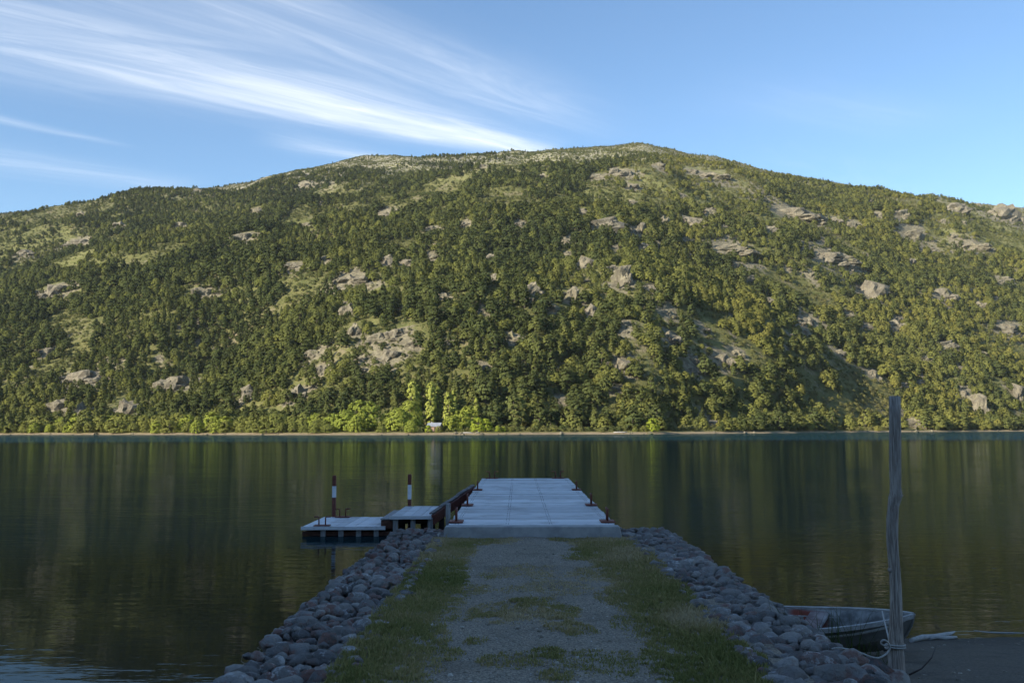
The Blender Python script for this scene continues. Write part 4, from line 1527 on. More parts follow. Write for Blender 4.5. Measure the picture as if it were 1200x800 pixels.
def build_gabion(x0, x1, y0, y1, outer, label, seed):
    root = empty('gabion_wall', ((x0 + x1) / 2, (y0 + y1) / 2, -1.2))
    tag(root, label, 'gabion', 'stone gabions edging the causeway')
    org = Vector(root.location)
    rnd = random.Random(seed)
    area = (x1 - x0) * (y1 - y0)
    p, r = relax(640, x0, x1, y0, y1, seed, 0.034, 0.112)
    shown = set(np.argsort(-r / np.maximum(p[:, 1], 5.0))[:300].tolist())
    small = []
    allv, allf = [], []
    for i in range(len(p)):
        me = STONES[rnd.randrange(14)]
        k = r[i] * 1.12
        zz = 0.0 - k * 0.42 + rnd.uniform(-.03, .025)
        # the wire basket sags over its outer edge
        ed = min(abs(p[i, 0] - outer), .3)
        zz -= 0.05 * (1 - ed / .3) ** 2 - 0.015
        sl = Vector((p[i, 0] - org.x, p[i, 1] - org.y, zz - org.z))
        ss = Vector((k * rnd.uniform(1.0, 1.3), k * rnd.uniform(.8, 1.05), k * rnd.uniform(.55, .85)))
        sr = Euler((rnd.uniform(-.4, .4), rnd.uniform(-.4, .4), rnd.gauss(0, .55) + (math.pi if rnd.random() < .5 else 0)))
        if i in shown:
            o = link('stone', me, None, root)
            o.location, o.scale, o.rotation_euler = sl, ss, sr
        else:
            small.append((me, Matrix.LocRotScale(sl, sr, ss)))
        mt = Matrix.LocRotScale(sl + org, sr, ss)
        k0 = len(allv)
        allv += [mt @ v.co for v in me.vertices]
        allf += [tuple(k0 + q for q in f.vertices) for f in me.polygons]
    # fill: lower layer and the outer face, joined
    V, F = [], []
    k0 = 0
    fill = []
    for k in range(430):
        fill.append((rnd.uniform(x0, x1), rnd.uniform(y0, y1), -.215 + rnd.uniform(-.04, .03)))
    for row in range(6):
        y = y0
        while y < y1:
            fill.append((outer + (0.07 if outer < 0 else -0.07) + rnd.uniform(-.03, .03), y, -.24 - row * .17 + rnd.uniform(-.03, .03)))
            y += rnd.uniform(.15, .25)
    for row in range(6):
        x = x0
        while x < x1:
            fill.append((x, y1 - .05 + rnd.uniform(-.03, .03), -.2 - row * .17))
            x += rnd.uniform(.15, .22)
    tones = []
    for (x, y, z) in fill:
        me = STONES[rnd.randrange(14)]
        k = rnd.uniform(.09, .14)
        mt = Matrix.LocRotScale(Vector((x, y, z)) - org, Euler((rnd.uniform(-.6, .6), rnd.uniform(-.6, .6), rnd.uniform(0, 6.28))), Vector((k * 1.15, k, k * .8)))
        V += [mt @ v.co for v in me.vertices]
        F += [tuple(k0 + q for q in f.vertices) for f in me.polygons]
        k0 = len(V)
    for me, mt in small:
        V += [mt @ v.co for v in me.vertices]
        F += [tuple(k0 + q for q in f.vertices) for f in me.polygons]
        k0 = len(V)
    o = link('stone_fill', mesh_from('stone_fill', V, F, True), M['stone'], root)
    o['kind'] = 'stuff'
    # hexagonal wire net resting on the stones
    bvh = BVHTree.FromPolygons(allv, allf)
    hx, hy = 0.085, 0.115
    W = 0.0009
    wv, wf = [], []

    def drape(x, y):
        hit = bvh.ray_cast(Vector((x, y, 1)), Vector((0, 0, -1)))
        z = hit[0].z if hit[0] is not None else -0.08
        return max(z, -0.07) + 0.004
    cache = {}

    def node_at(x, y):
        key = (round(x * 500), round(y * 500))
        if key not in cache: cache[key] = drape(x, y)
        return Vector((x, y, cache[key]))

    def wire(a, b):
        d_ = (b - a)
        sid = Vector((-d_.y, d_.x, 0)).normalized() * W
        up = Vector((0, 0, W * 1.7))
        n0 = len(wv)
        for q in (a, b):
            wv.extend([q - sid - org, q + sid - org, q + up - org])
        wf.extend([(n0, n0 + 1, n0 + 4, n0 + 3), (n0 + 1, n0 + 2, n0 + 5, n0 + 4), (n0 + 2, n0, n0 + 3, n0 + 5)])
    ny = int((y1 - y0) / hy)
    nx = int((x1 - x0) / hx)
    ymax = min(y1, 13.5)
    for j in range(ny):
        yy = y0 + j * hy
        if yy < 5.8 or yy > ymax: continue
        for i in range(nx):
            xx = x0 + (i + (0.5 if j % 2 else 0)) * hx
            if xx + hx > x1: continue
            a = node_at(xx, yy)
            b = node_at(xx, yy + hy * .45)
            wire(a, b)
            c1 = node_at(xx + hx / 2, yy + hy)
            c2 = node_at(xx - hx / 2, yy + hy) if xx - hx / 2 >= x0 else None
            wire(b, c1)
            if c2 is not None: wire(b, c2)
    link('wire_net', mesh_from('wire_net', wv, wf), M['wire'], root)


build_gabion(-2.07, -1.10, 4.6, 16.6, -2.07, 'grey stone gabion on the dock side of the gravel path', 5)
build_gabion(1.62, 2.50, 4.6, 16.7, 2.50, 'grey stone gabion on the boat side of the gravel path', 8)

# loose boulders at the foot of the pole side gabion
rb = random.Random(12)
for k, (px, py, z, wpx, lab) in enumerate([(985, 792, -.02, 60, 'pale loose stone lying on the gabion beside the mooring pole'),
                                           (1020, 786, -.14, 52, 'long grey loose boulder tucked against the pole foot'),
                                           (1045, 797, -.20, 50, 'flat grey loose boulder in front of the pole foot'),
                                           (1000, 770, -.02, 34, 'small white speckled boulder beside the rope end'),
                                           (958, 776, -.02, 46, 'large pale boulder under the slack rope'),
                                           (925, 795, 0.0, 44, 'white flecked boulder at the grass edge of the gabion')]):
    c = at_z(px, py, z)
    s = wpx * c.y / FPX / 2
    o = link('boulder', STONES[(k * 3 + 2) % 14])
    o.location = (c.x, c.y, z - s * .1)
    o.scale = (s * 1.1, s * .85, s * .72)
    o.rotation_euler = (rb.uniform(-.2, .2), rb.uniform(-.2, .2), rb.uniform(-.5, .5))
    tag(o, lab, 'boulder')


# ------------------------------------------------------------------ beach on the right, bank behind
def beach_z(x, y):
    wl = 11.6 + 0.10 * (x - 4) + 0.5 * (fbm(x * .5, x * 0, 201) - .5)
    z = WATER_Z + (wl - y) * 0.105 + 0.03 * (fbm(x * 1.4, y * 1.4, 203) - .5)
    return np.minimum(z, -0.02 + 0 * z)


def build_ground():
    xs = np.concatenate([np.linspace(2.2, 14, 70, endpoint=False), np.linspace(14, 75, 24)])
    ys = np.concatenate([np.linspace(-75, 0, 22, endpoint=False), np.linspace(0, 17, 80)])
    X, Y = np.meshgrid(xs, ys, indexing='ij')
    Z = beach_z(X, Y)
    idx = np.arange(X.size).reshape(X.shape)
    f = np.stack([idx[:-1, :-1], idx[1:, :-1], idx[1:, 1:], idx[:-1, 1:]], -1).reshape(-1, 4)
    o = link('beach', fast_mesh('beach', np.stack([X, Y, Z], -1).reshape(-1, 3), f, True), M['sand'])
    tag(o, 'dark sandy beach beside the causeway', None, None, 'structure')
    xs = np.concatenate([np.linspace(-75, -12, 20, endpoint=False), np.linspace(-12, -1.8, 40)])
    ys = np.linspace(-75, 9, 80)
    X, Y = np.meshgrid(xs, ys, indexing='ij')
    Z = np.minimum(WATER_Z + (3.4 - Y) * 0.11 + 0.03 * (fbm(X * 1.4, Y * 1.4, 205) - .5), -0.02)
    idx = np.arange(X.size).reshape(X.shape)
    f = np.stack([idx[:-1, :-1], idx[1:, :-1], idx[1:, 1:], idx[:-1, 1:]], -1).reshape(-1, 4)
    o = link('bank', fast_mesh('bank', np.stack([X, Y, Z], -1).reshape(-1, 3), f, True), M['sand'])
    tag(o, 'sandy bank behind the causeway', None, None, 'structure')


build_ground()

# ------------------------------------------------------------------ main jetty
DECK_Z = 0.19
PL, PR = -1.08, 1.50
PY0, PY1 = 15.55, 30.0


def cleat(parent, x, y, z, along_y):
    ang = math.pi / 2 if along_y else 0
    rot = Matrix.Rotation(ang, 3, 'Z')

    def W(v): return rot @ Vector(v) + Vector((x, y, z))
    b = box('cleat', W((0, 0, 0.012)), (0.36, 0.22, 0.024) if not along_y else (0.22, 0.36, 0.024), M['red_steel'], parent, 0.004)
    for s in (-1, 1):
        me = tube_mesh('horn', [W((s * .075, 0, .02)), W((s * .075, 0, .185)), W((s * .085, 0, .2)), W((s * .11, 0, .205)), W((s * .19, 0, .205))], 0.0155, 8)
        link('horn', me, M['red_steel'], b)
    return b


def build_jetty():
    root = empty('jetty', (0.2, PY0, WATER_Z))
    tag(root, 'long jetty of pale weathered planks with red steel cleats', 'jetty')
    inv = -Vector(root.location)

    def P(o):
        o.location = inv
        return o
    y = PY0
    rnd = random.Random(4)
    while y < PY1 - 0.1:
        w = rnd.uniform(.225, .245)
        o = box('plank', ((PL + PR) / 2 + rnd.uniform(-.012, .012), y + w / 2, DECK_Z - .022 + rnd.uniform(-.005, .004)), (PR - PL + rnd.uniform(-.02, .02), w - .017, .045), M['plank'], root, 0.004)
        P(o)
        y += w
    for xx in (PL + .12, -.17, .50, PR - .12):
        P(box('beam', (xx, (PY0 + PY1) / 2 + .02, DECK_Z - .17), (.12, PY1 - PY0 - .3, .23), M['timber_brown'], root))
        # row of nail heads along each beam
        bm = bmesh.new()
        yy = PY0 + .07
        while yy < PY1:
            for dx in (-.02, .02):
                bm_box(bm, (xx + dx + rnd.uniform(-.008, .008), yy + rnd.uniform(-.02, .02), DECK_Z + .002), (.008, .010, .005))
            yy += .117
        P(link('nail_row', bm_mesh('nail_row', bm), M['timber_dark'], root))
    yy = PY0 + .9
    while yy < PY1:
        P(box('cross_beam', ((PL + PR) / 2, yy, DECK_Z - .40), (PR - PL + .1, .18, .22), M['timber_brown'], root))
        for xx in (PL + .06, PR - .06):
            P(link('pile', tube_mesh('pile', [(xx, yy, -4), (xx, yy, DECK_Z - .05)], .11, 10), M['timber_dark'], root))
        yy += 3.3
    for (xx, yy, al) in [(PL + .10, 15.9, 1), (PL + .10, 19.35, 1), (PL + .10, 24.2, 1), (PR - .10, 15.9, 1), (PR - .10, 19.35, 1), (PR - .10, 24.2, 1),
                         (PL + .30, PY1 - .14, 0), (PR - .32, PY1 - .14, 0)]:
        c = cleat(root, xx, yy, DECK_Z + .006, al)
        P(c)
    # concrete abutment at the landward end
    bm = bmesh.new()
    vs = [(-1.20, 15.3, -.4), (1.66, 15.3, -.4), (1.66, 15.72, -.4), (-1.20, 15.72, -.4), (-1.12, 15.32, DECK_Z - .008), (1.54, 15.32, DECK_Z - .008), (1.54, 15.54, DECK_Z - .008), (-1.12, 15.54, DECK_Z - .008)]
    bv = [bm.verts.new(v) for v in vs]
    for f in [(3, 2, 1, 0), (4, 5, 6, 7), (0, 1, 5, 4), (1, 2, 6, 5), (2, 3, 7, 6), (3, 0, 4, 7)]:
        bm.faces.new([bv[i] for i in f])
    P(link('concrete_abutment', bm_mesh('abutment', bm, .012), M['concrete'], root))


build_jetty()


# ------------------------------------------------------------------ low docks on the left
def striped_post(name, x, y, z0, z1, w0, w1, label):
    root = empty(name, (x, y, z0))
    tag(root, label, 'post')
    s = .085
    bx = [('lower_section', -2.6, w0, M['red_steel']), ('white_band', w0, w1, M['white_paint']), ('upper_section', w1, z1, M['red_steel'])]
    for nm, a, b, mt in bx:
        ww = s + (.004 if nm == 'white_band' else 0)
        box(nm, (0, 0, (a + b) / 2 - z0), (ww, ww, b - a - .001), mt, root, .004)
    return root


def build_docks():
    rnd = random.Random(9)

    def dock(name, label, x0, x1, y0, y1, z, leg_x, cleats, pipe):
        root = empty(name, ((x0 + x1) / 2, y0, WATER_Z))
        tag(root, label, 'dock')
        inv = -Vector(root.location)
        # planks run away from the shore side
        x = x0
        n = max(1, round((x1 - x0) / .235))
        w = (x1 - x0) / n
        for i in range(n):
            o = box('plank', (x + w / 2, (y0 + y1) / 2, z - .022 + rnd.uniform(-.005, .004)), (w - .010, y1 - y0 + rnd.uniform(-.03, .03), .045), M['plank'], root, .004)
            o.location = inv
            x += w
        o = box('edge_board', ((x0 + x1) / 2, y0 - .03, z - .03), (x1 - x0 + .02, .03, .075), M['plank'], root)
        o.location = inv
        for xx in leg_x:
            o = box('fender_board', (xx, y0 + .055, (z + WATER_Z) / 2 - .25), (.11, .07, z - WATER_Z + .42), M['timber_grey'], root, .004)
            o.location = inv
        for yy in (y0 + .35, y1 - .25):
            o = box('beam', ((x0 + x1) / 2, yy, z - .125), (x1 - x0 - .1, .12, .15), M['timber_dark'], root)
            o.location = inv
        for xx in (x0 + .2, x1 - .2):
            for yy in (y0 + .5, y1 - .3):
                o = link('pile', tube_mesh('pile', [(xx, yy, -3.4), (xx, yy, z - .06)], .08, 8), M['timber_dark'], root)
                o.location = inv
        if pipe:
            o = box('rubbing_beam', ((x0 + x1) / 2 + .05, y0 + .16, WATER_Z + .055), (x1 - x0 + .12, .11, .095), M['timber_brown'], root)
            o.location = inv
        for (xx, yy) in cleats:
            o = cleat(root, xx, yy, z + .006, 0)
            o.location = inv
        return root

    zl, zm = WATER_Z + .22, WATER_Z + .47
    a = at_z(353.5, 617, zl)
    b = at_z(451, 617, zl)
    yb = at_z(380, 605.5, zl).y
    cf = [at_z(px, 617, zl).x for px in (378, 399, 419.6, 440.4)]
    c1 = at_z(378, 616, zl)
    c2 = at_z(402, 605.8, zl)
    dock('low_dock', 'low plank dock just above the water with two red cleats', a.x, b.x, a.y, yb, zl, cf, [(c1.x, a.y + .14), (c2.x, yb - .14)], True)
    pp = at_z(389.5, 606, zl)
    striped_post('striped_post', pp.x, yb + .07, zl, at_y(389.5, 557, yb).z, at_y(389.5, 583, yb).z, at_y(389.5, 569.5, yb).z, 'red and white banded steel post behind the low dock')
    a2 = at_z(457.5, 604.5, zm)
    b2 = at_z(505, 604.5, zm)
    yb2 = at_z(474, 592.8, zm).y
    xr = at_z(515, 592.8, zm).x
    cf2 = [at_z(px, 605, zm).x for px in (462.5, 483, 503.5)]
    dock('middle_dock', 'short plank dock one step above the low dock', a2.x, b2.x, a2.y, yb2, zm, cf2, [], False)
    striped_post('striped_post', at_y(479.5, 593, yb2).x, yb2 + .07, zm, at_y(479.5, 555.5, yb2).z, at_y(479.5, 585, yb2).z, at_y(479.5, 568, yb2).z, 'red and white banded steel post behind the middle dock')
    # heavy timber step between the two docks
    root = empty('timber_step', (b.x + .25, a.y, WATER_Z))
    tag(root, 'heavy brown timber step between low and middle docks', 'step')
    inv = -Vector(root.location)
    w = a2.x - b.x + .02
    o = box('step_block', (b.x + w / 2 - .05, a.y + 1.3, zl + .04), (w + .12, 2.4, .2), M['timber_brown'], root, .012)
    o.location = inv
    o = box('step_board', (b.x + w / 2 - .05, a.y + 1.3, zl + .155), (w + .14, 2.42, .028), M['timber_grey'], root, .004)
    o.location = inv
    o = box('support', (b.x + w / 2 + .05, a.y + .3, (zl - .06 + WATER_Z - .6) / 2), (w - .1, .2, zl - .06 - WATER_Z + .6), M['timber_dark'], root)
    o.location = inv
    # sloping red rail from the middle dock up to the jetty edge
    p0 = at_y(507, 602, a2.y + .05)
    p1 = at_y(556, 568.5, 26.2)
    root = empty('sloping_rail', (p0.x, p0.y, WATER_Z))
    tag(root, 'sloping brown timber rail joining middle dock to the jetty', 'rail')
    inv = -Vector(root.location)
    d = p1 - p0
    rot = d.to_track_quat('Y', 'Z').to_matrix()
    nseg = 5
    for i in range(nseg):
        q0, q1 = p0 + d * (i / nseg), p0 + d * ((i + 1) / nseg)
        c = (q0 + q1) / 2
        L = d.length / nseg
        o = box('side_board', c + Vector((.0, 0, -.13)), (.07, L - .01, .22), M['red_steel'], root, .006, rot)
        o.location = inv
        o = box('cap_board', c + Vector((-.035, 0, .008 + .015 * (i % 2))), (.10, L - .03, .035), M['timber_cap'], root, .006, rot)
        o.location = inv
    for k, f in enumerate((.22, .62)):
        q = p0 + d * f
        o = box('support_post', (q.x - .03, q.y, (q.z - .2 - 2.6) / 2), (.12, .12, q.z - .2 + 2.6), M['timber_dark'], root)
        o.location = inv
    # grey timber post at the near end of the jetty
    q0 = at_y(525, 613.5, 16.9)
    q1 = at_y(525.3, 589.5, 16.9)
    o = box('timber_post', ((0, 0, (q1.z - q0.z) / 2 - .6)), (.072, .1, q1.z - q0.z + 1.2), M['timber_grey'], None, .006)
    o.location = (q0.x, q0.y, q0.z)
    tag(o, 'short grey timber post at the landward corner of the jetty', 'post')


build_docks()


# ------------------------------------------------------------------ mooring pole, rope, boat
def pole_material():
    m, t, out = material('pole_wood')
    g = t.node('ShaderNodeTexCoord').outputs['Object']
    gr = t.noise(t.scalev(g, (26, 26, 1.6)), 3.0, 5, 0.65, .4)
    bl = t.noise(t.scalev(g, (3, 3, 1)), 3.0, 4, 0.6)
    col = t.mix(t.ramp(gr, .35, .65), (0.19, 0.155, 0.13), (0.50, 0.43, 0.37))
    col = t.mix(t.math('MULTIPLY', t.ramp(bl, .5, .7), .5), col, (0.23, 0.17, 0.14))
    principled(t, out, col, .9, .2, t.bump(t.math('ADD', gr, t.math('MULTIPLY', bl, .5)), 1.0, .010))
    return m


POLE_D = 7.65
pole_base = at_y(1051, 784, POLE_D)


def build_pole():
    m = pole_material()
    prof = [(1051.5, 800, 20), (1051, 784, 19), (1050, 760, 17.5), (1050.5, 735, 15), (1050.5, 710, 13.5), (1050, 690, 13), (1048.5, 668, 12.5), (1047, 650, 12.5), (1045.6, 630, 12.8), (1045.8, 608, 13.0),
            (1047, 594, 12.5), (1048.6, 584, 14.5), (1050.2, 578, 14.0), (1049.6, 570, 12.3), (1049.4, 545, 13), (1049.2, 520, 13), (1049, 490, 12.8), (1048.8, 464, 12.6)]
    pts = [at_y(a, b, POLE_D) - pole_base for a, b, _ in prof]
    rad = [w * POLE_D / FPX / 2 for _, _, w in prof]
    pts = [Vector((pts[0].x, pts[0].y, -.7))] + pts
    rad = [rad[0]] + rad
    me = tube_mesh('pole', pts, rad, 16)
    from mathutils import noise
    for v in me.vertices:
        n = noise.noise(Vector((v.co.x * 30, v.co.y * 30, v.co.z * 4)))
        c = Vector((0, 0, v.co.z))
        v.co.x += n * .005
        v.co.y += n * .005
    o = link('mooring_pole', me, m)
    o.location = pole_base
    tag(o, 'tall crooked weathered wooden mooring pole with rope around its foot', 'pole')
    # knots of broken branches
    for k, (px, py, sx) in enumerate([(1055.2, 581, 1), (1041.5, 612, -1), (1042.5, 668, -1)]):
        q = at_y(px, py, POLE_D) - pole_base
        me = tube_mesh('knot', [q - Vector((sx * .035, 0, 0.0)), q + Vector((sx * .004, -.01, .006)), q + Vector((sx * .012, -.014, .012))], [.026, .02, .009], 8)
        link('branch_knot', me, m, o)
    return o


build_pole()


def build_boat():
    bow = at_y(1071, 721, 10.05)
    root = empty('rowing_boat', (0, 0, 0))
    tag(root, 'small weathered white rowing boat drawn up behind the stones', 'boat')
    L = 1.95
    yaw = R(152)          # local +x runs from bow to stern
    n = 17
    outer, inner = [], []
    for i in range(n):
        s = (i / (n - 1)) ** 1.5
        x = s * L
        half = .42 * (1 - (1 - min(1, s / .72)) ** 2.3) ** .85 * (1 - .12 * max(0, s - .72) / .28) + .006
        sheer = .0 - .17 * math.sin(min(1, s * 1.1) * math.pi / 2)
        keel = float(np.interp(x, [0, .03, .08, .16, .30, .55], [-.03, -.10, -.20, -.30, -.38, -.43])) + (.05 * max(0, s - .7))
        chine_h = keel + (sheer - keel) * (.32 + .2 * (1 - min(1, s / .4)))
        xk = x
        for half_, arr, dz in ((half, outer, 0), (max(.001, half - .022), inner, .02)):
            arr.append([(x, half_, sheer), (xk, half_ * .80, (chine_h + sheer) / 2 + dz), (xk, half_ * .62, chine_h + dz), (xk, 0.0, keel + dz),
                        (xk, -half_ * .62, chine_h + dz), (xk, -half_ * .80, (chine_h + sheer) / 2 + dz), (x, -half_, sheer)])

    def loft(rows, flip):
        V = [v for r_ in rows for v in r_]
        F = []
        for i in range(n - 1):
            for k in range(6):
                q = (i * 7 + k, i * 7 + k + 1, (i + 1) * 7 + k + 1, (i + 1) * 7 + k)
                F.append(q[::-1] if flip else q)
        e = (n - 1) * 7
        F.append(tuple(e + k for k in (range(7) if flip else range(6, -1, -1))))
        return V, F
    # paint
    m, t, out = material('boat_paint')
    g = t.node('ShaderNodeTexCoord').outputs['Object']
    a = t.noise(g, 5.0, 5, .65)
    b = t.noise(g, 22.0, 4, .7)
    col = t.mix(t.ramp(a, .35, .7), (0.20, 0.19, 0.175), (0.11, 0.11, 0.105))
    col = t.mix(t.math('MULTIPLY', t.ramp(b, .55, .7), .6), col, (0.14, 0.12, 0.10))
    principled(t, out, col, .7, .3, t.bump(b, 1, .002))
    mi, t, out = material('boat_inside')
    g = t.node('ShaderNodeTexCoord').outputs['Object']
    sp = t.node('ShaderNodeSeparateXYZ')
    t.put(sp.inputs[0], g)
    a = t.noise(g, 6.0, 4, .6)
    col = t.mix(t.ramp(a, .35, .65), (0.34, 0.335, 0.32), (0.13, 0.13, 0.125))
    red = t.math('MULTIPLY', t.ramp(sp.outputs[2], -.13, -.17), t.math('MULTIPLY', t.ramp(sp.outputs[0], .85, .95), t.ramp(sp.outputs[0], 1.35, 1.25)))
    col = t.mix(red, col, (0.22, 0.05, 0.03))
    principled(t, out, col, .75, .3)
    tilt = Matrix.Rotation(R(-7), 4, 'X')
    base = Matrix.Translation(bow) @ Matrix.Rotation(yaw, 4, 'Z') @ tilt
    root.matrix_world = base
    V, F = loft(outer, False)
    link('hull', mesh_from('hull', V, F), m, root)
    V, F = loft(inner, True)
    link('inner_hull', mesh_from('inner_hull', V, F), mi, root)
    for sgn, nm in ((0, 'gunwale'), (6, 'gunwale')):
        pts = [Vector(r_[sgn]) + Vector((0, 0, .008)) for r_ in outer]
        V, F = [], []
        for i, p in enumerate(pts):
            o_ = .020 if sgn == 0 else -.020
            V += [p + Vector((0, o_, -.03)), p + Vector((0, o_, .014)), p + Vector((0, -o_ * 1.1, .014)), p + Vector((0, -o_ * 1.1, -.03))]
        for i in range(len(pts) - 1):
            for k in range(4):
                F.append((i * 4 + k, i * 4 + (k + 1) % 4, (i + 1) * 4 + (k + 1) % 4, (i + 1) * 4 + k))
        F += [(3, 2, 1, 0), tuple(len(V) - 4 + k for k in range(4))]
        link(nm, mesh_from(nm, V, F), M['driftwood'], root)
    # rubbing strake on each side, stem post, thwarts, transom
    for sg in (1, -1):
        pts = [Vector((r_[1][0], r_[1][1] * sg + sg * .012, r_[1][2] + .03)) for r_ in outer[1:]]
        link('strake', tube_mesh('strake', pts, .018, 6), M['driftwood'], root)
    link('stem', tube_mesh('stem', [(-.002, 0, .02), (.03, 0, -.10), (.08, 0, -.20), (.16, 0, -.30), (.30, 0, -.38)], [.016, .016, .016, .014, .01], 8), m, root)
    for s, wd in ((.50, .20), (.80, .22)):
        i = int(s ** (1 / 1.5) * (n - 1))
        half = outer[i][1][1] * 1.08
        box('thwart', (s * L, 0, -.16), (wd, half * 2, .03), mi, root, .004)
    box('transom', (L + .012, 0, -.19), (.03, outer[-1][0][1] * 1.7, .3), m, root, .004)
    for sg in (1, -1):
        for s in (.16, .24, .32, .42, .62, .72):
            i = s ** (1 / 1.5) * (n - 1)
            j = int(i)
            f = i - j
            g0 = Vector(inner[j][0]).lerp(Vector(inner[j + 1][0]), f)
            g1 = Vector(inner[j][2]).lerp(Vector(inner[j + 1][2]), f)
            g0.y *= sg
            g1.y *= sg
            link('rib', tube_mesh('rib', [g0 + Vector((0, -sg * .01, -.02)), g1 + Vector((0, -sg * .01, .01))], .012, 5), mi, root)
    return root, base


boat, boat_m = build_boat()


def build_rope():
    pb = pole_base
    zc = at_y(1050, 757, POLE_D).z
    c = Vector((pb.x - .005, POLE_D, zc))
    rr = .072
    pts = [at_y(1034, 716, 9.6)]
    pts.append(at_y(1036, 726, 9.1))
    pts.append(at_y(1040, 741, 8.4))
    pts.append(at_y(1042.5, 751, 7.85))
    # two turns about the pole
    for k in range(0, 27):
        th = R(200) + k * R(720) / 26
        pts.append(c + Vector((math.cos(th) * rr, math.sin(th) * rr, .02 - .034 * k / 26)))
    # overhand loop in front and the slack tail over the stones
    loop = [(1043, 757, 7.56), (1041, 752, 7.54), (1036, 749, 7.53), (1032.5, 751, 7.53), (1033, 755, 7.54), (1038, 756.5, 7.55), (1043, 755, 7.56), (1043, 760, 7.57), (1040, 765, 7.56), (1034, 769, 7.54), (1028, 771, 7.52), (1018, 768.5, 7.5),
            (1008, 764, 7.5), (998, 761, 7.52), (988, 759.3, 7.55), (980, 758.5, 7.58), (975, 760, 7.6)]
    pts += [at_y(a, b, y) for a, b, y in loop]
    # smooth by subdivision
    def chaikin(p):
        q = [p[0]]
        for a, b in zip(p[:-1], p[1:]):
            q += [a.lerp(b, .25), a.lerp(b, .75)]
        return q + [p[-1]]
    pts = chaikin(chaikin(pts))
    o = link('mooring_rope', tube_mesh('mooring_rope', pts, .0068, 6), M['rope'])
    tag(o, 'pale rope tied round the pole foot and made fast to the boat', 'rope')


build_rope()


def build_beach_litter():
    rng = np.random.default_rng(44)
    n = 2600
    x = rng.uniform(2.7, 11, n)
    y = rng.uniform(5.5, 11.6, n)
    keep = fbm(x * 1.1, y * 2.2, 301, 3) + 0.25 * np.exp(-((y - 11.0 - .1 * (x - 4)) / .35) ** 2) > .52
    x, y = x[keep], y[keep]
    n = len(x)
    r = 0.005 + 0.022 * rng.uniform(0, 1, n) ** 3
    z = beach_z(x, y)
    octa = np.array([(1, 0, 0), (-.5, .87, 0), (-.5, -.87, 0), (.4, .6, .7), (-.75, .1, .65), (.35, -.65, .7)])
    of = np.array([(3, 4, 5), (0, 1, 3), (1, 4, 3), (1, 2, 4), (2, 5, 4), (2, 0, 5), (0, 3, 5)])
    v = octa[None] * (r[:, None] * np.stack([rng.uniform(.8, 2.2, n), rng.uniform(.6, 1.1, n), rng.uniform(.4, .9, n)], -1))[:, None, :]
    th = rng.uniform(0, 6.28, n)
    c, s_ = np.cos(th)[:, None], np.sin(th)[:, None]
    V = np.stack([v[..., 0] * c - v[..., 1] * s_ + x[:, None], v[..., 0] * s_ + v[..., 1] * c + y[:, None], v[..., 2] + z[:, None] - .002], -1).reshape(-1, 3)
    F = (np.arange(n)[:, None, None] * 6 + of[None]).reshape(-1, 3)
    me = fast_mesh('beach_litter', V, F)
    set_tone(me, np.repeat(np.clip(rng.normal(.2, .2, n), 0, 1), 7))
    tag(link('beach_litter', me, M['pebble']), 'scattered pebbles and bits of wood on the dark sand', None, None, 'stuff')


build_beach_litter()


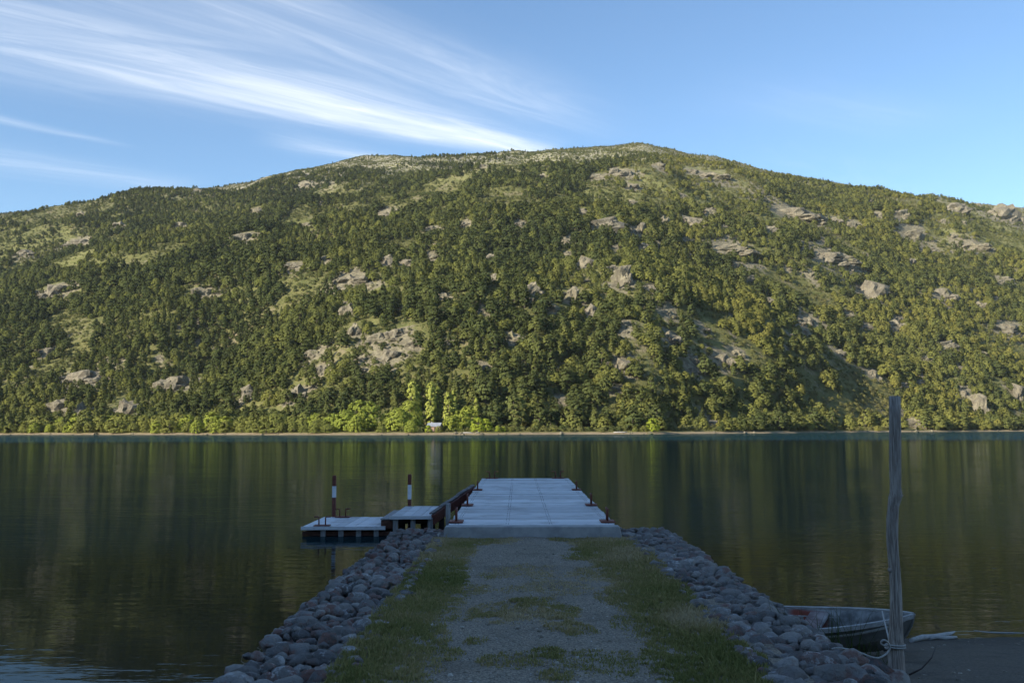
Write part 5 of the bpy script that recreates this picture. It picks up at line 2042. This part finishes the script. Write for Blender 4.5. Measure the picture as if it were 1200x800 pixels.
def build_small():
    # driftwood branches at the water's edge
    for k, (a, b, c, r0, lab) in enumerate([((1068, 750), (1095, 746), (1121, 741), .032, 'pale driftwood branch on the dark sand beside the boat'),
                                            ((1090, 748), (1108, 747.5), (1121, 746), .022, 'shorter driftwood stick lying along the driftwood branch'),
                                            ((1128, 741), (1160, 742), (1210, 742.5), .020, 'thin pale stick lying along the wet waterline')]):
        P = []
        for (px, py) in (a, b, c):
            v = ray(px, py)
            t = np.linspace(6, 16, 800)
            zz = CAM_Z + v.z * t
            i = int(np.argmax(zz < beach_z(v.x * t, v.y * t) + r0 * .7))
            P.append(Vector((v.x * t[i], v.y * t[i], zz[i])))
        m = (P[0] + P[2]) / 2
        pts = [P[0] - m, P[0].lerp(P[1], .5) - m + Vector((0, .03, .008)), P[1] - m, P[1].lerp(P[2], .5) - m + Vector((0, -.02, .006)), P[2] - m]
        o = link('driftwood', tube_mesh('driftwood', pts, [r0 * .8, r0, r0 * 1.05, r0 * .9, r0 * .6], 8), M['driftwood'])
        o.location = m
        tag(o, lab, 'driftwood')
    # thin dark root arching from the sand near the pole
    pts = [at_y(1066, 790, 7.75), at_y(1080, 783, 7.8), at_y(1092, 770, 7.9), at_y(1097, 757, 8.1)]
    zb = [max(p.z, float(beach_z(p.x, p.y)) + .004) for p in pts]
    pts = [Vector((p.x, p.y, z)) for p, z in zip(pts, zb)]
    o = link('dead_root', tube_mesh('dead_root', pts, [.007, .006, .005, .003], 6), M['timber_dark'])
    tag(o, 'thin dark dead root on the sand behind the pole', 'root')
    # tall thin reeds between stones and boat
    rng = random.Random(31)
    mat = attr_material('reed', [(0, (0.03, 0.045, 0.015)), (1, (0.06, 0.08, 0.025))], transl=.2)
    for k, (px, py, hp, nb, lab) in enumerate([(925, 730, 46, 10, 'sparse tall green reeds growing through the gabion edge'),
                                               (992, 748, 62, 16, 'tall dark green reeds growing in front of the boat'),
                                               (1018, 768, 34, 26, 'dense short dark reeds between the boat and the pole'),
                                               (970, 738, 40, 10, 'thin reeds rising behind the red stained stones')]):
        c = at_y(px, py, 9.15 if k != 2 else 8.3)
        c.x = max(c.x, 2.52)
        zb = float(beach_z(c.x, c.y)) if c.x > 2.5 else -.05
        root_z = zb
        V, F, T = [], [], []
        for b in range(nb):
            bx, by = rng.gauss(0, .09), rng.gauss(0, .08)
            hh = (c.z - zb) + hp * c.y / FPX * rng.uniform(.45, 1.0)
            lx, ly = rng.gauss(0, .16), rng.gauss(0, .1)
            wv = .006
            base = len(V)
            for s in range(5):
                f = s / 4
                w = wv * (1 - f * .85)
                V += [(bx + lx * f * f - w, by + ly * f * f, hh * f * (1 - .08 * f)), (bx + lx * f * f + w, by + ly * f * f + .003, hh * f * (1 - .08 * f))]
            for s in range(4):
                F.append((base + 2 * s, base + 2 * s + 1, base + 2 * s + 3, base + 2 * s + 2))
                T.append(rng.random())
        me = mesh_from('reeds', V, F)
        set_tone(me, T)
        o = link('reed_tuft', me, mat)
        o.location = (c.x, c.y, root_z - .02)
        tag(o, lab, 'reeds')


build_small()


def build_haze():
    m, t, out = material('haze')
    v = t.node('ShaderNodeVolumePrincipled')
    v.inputs['Color'].default_value = (0.82, 0.90, 1.0, 1)
    v.inputs['Density'].default_value = 0.000032
    v.inputs['Anisotropy'].default_value = 0.0
    t.l.new(v.outputs[0], out.inputs['Volume'])
    o = box('haze', (0, 1000, 300), (10400, 6400, 690), m)
    tag(o, None, None, None, 'stuff')


build_haze()
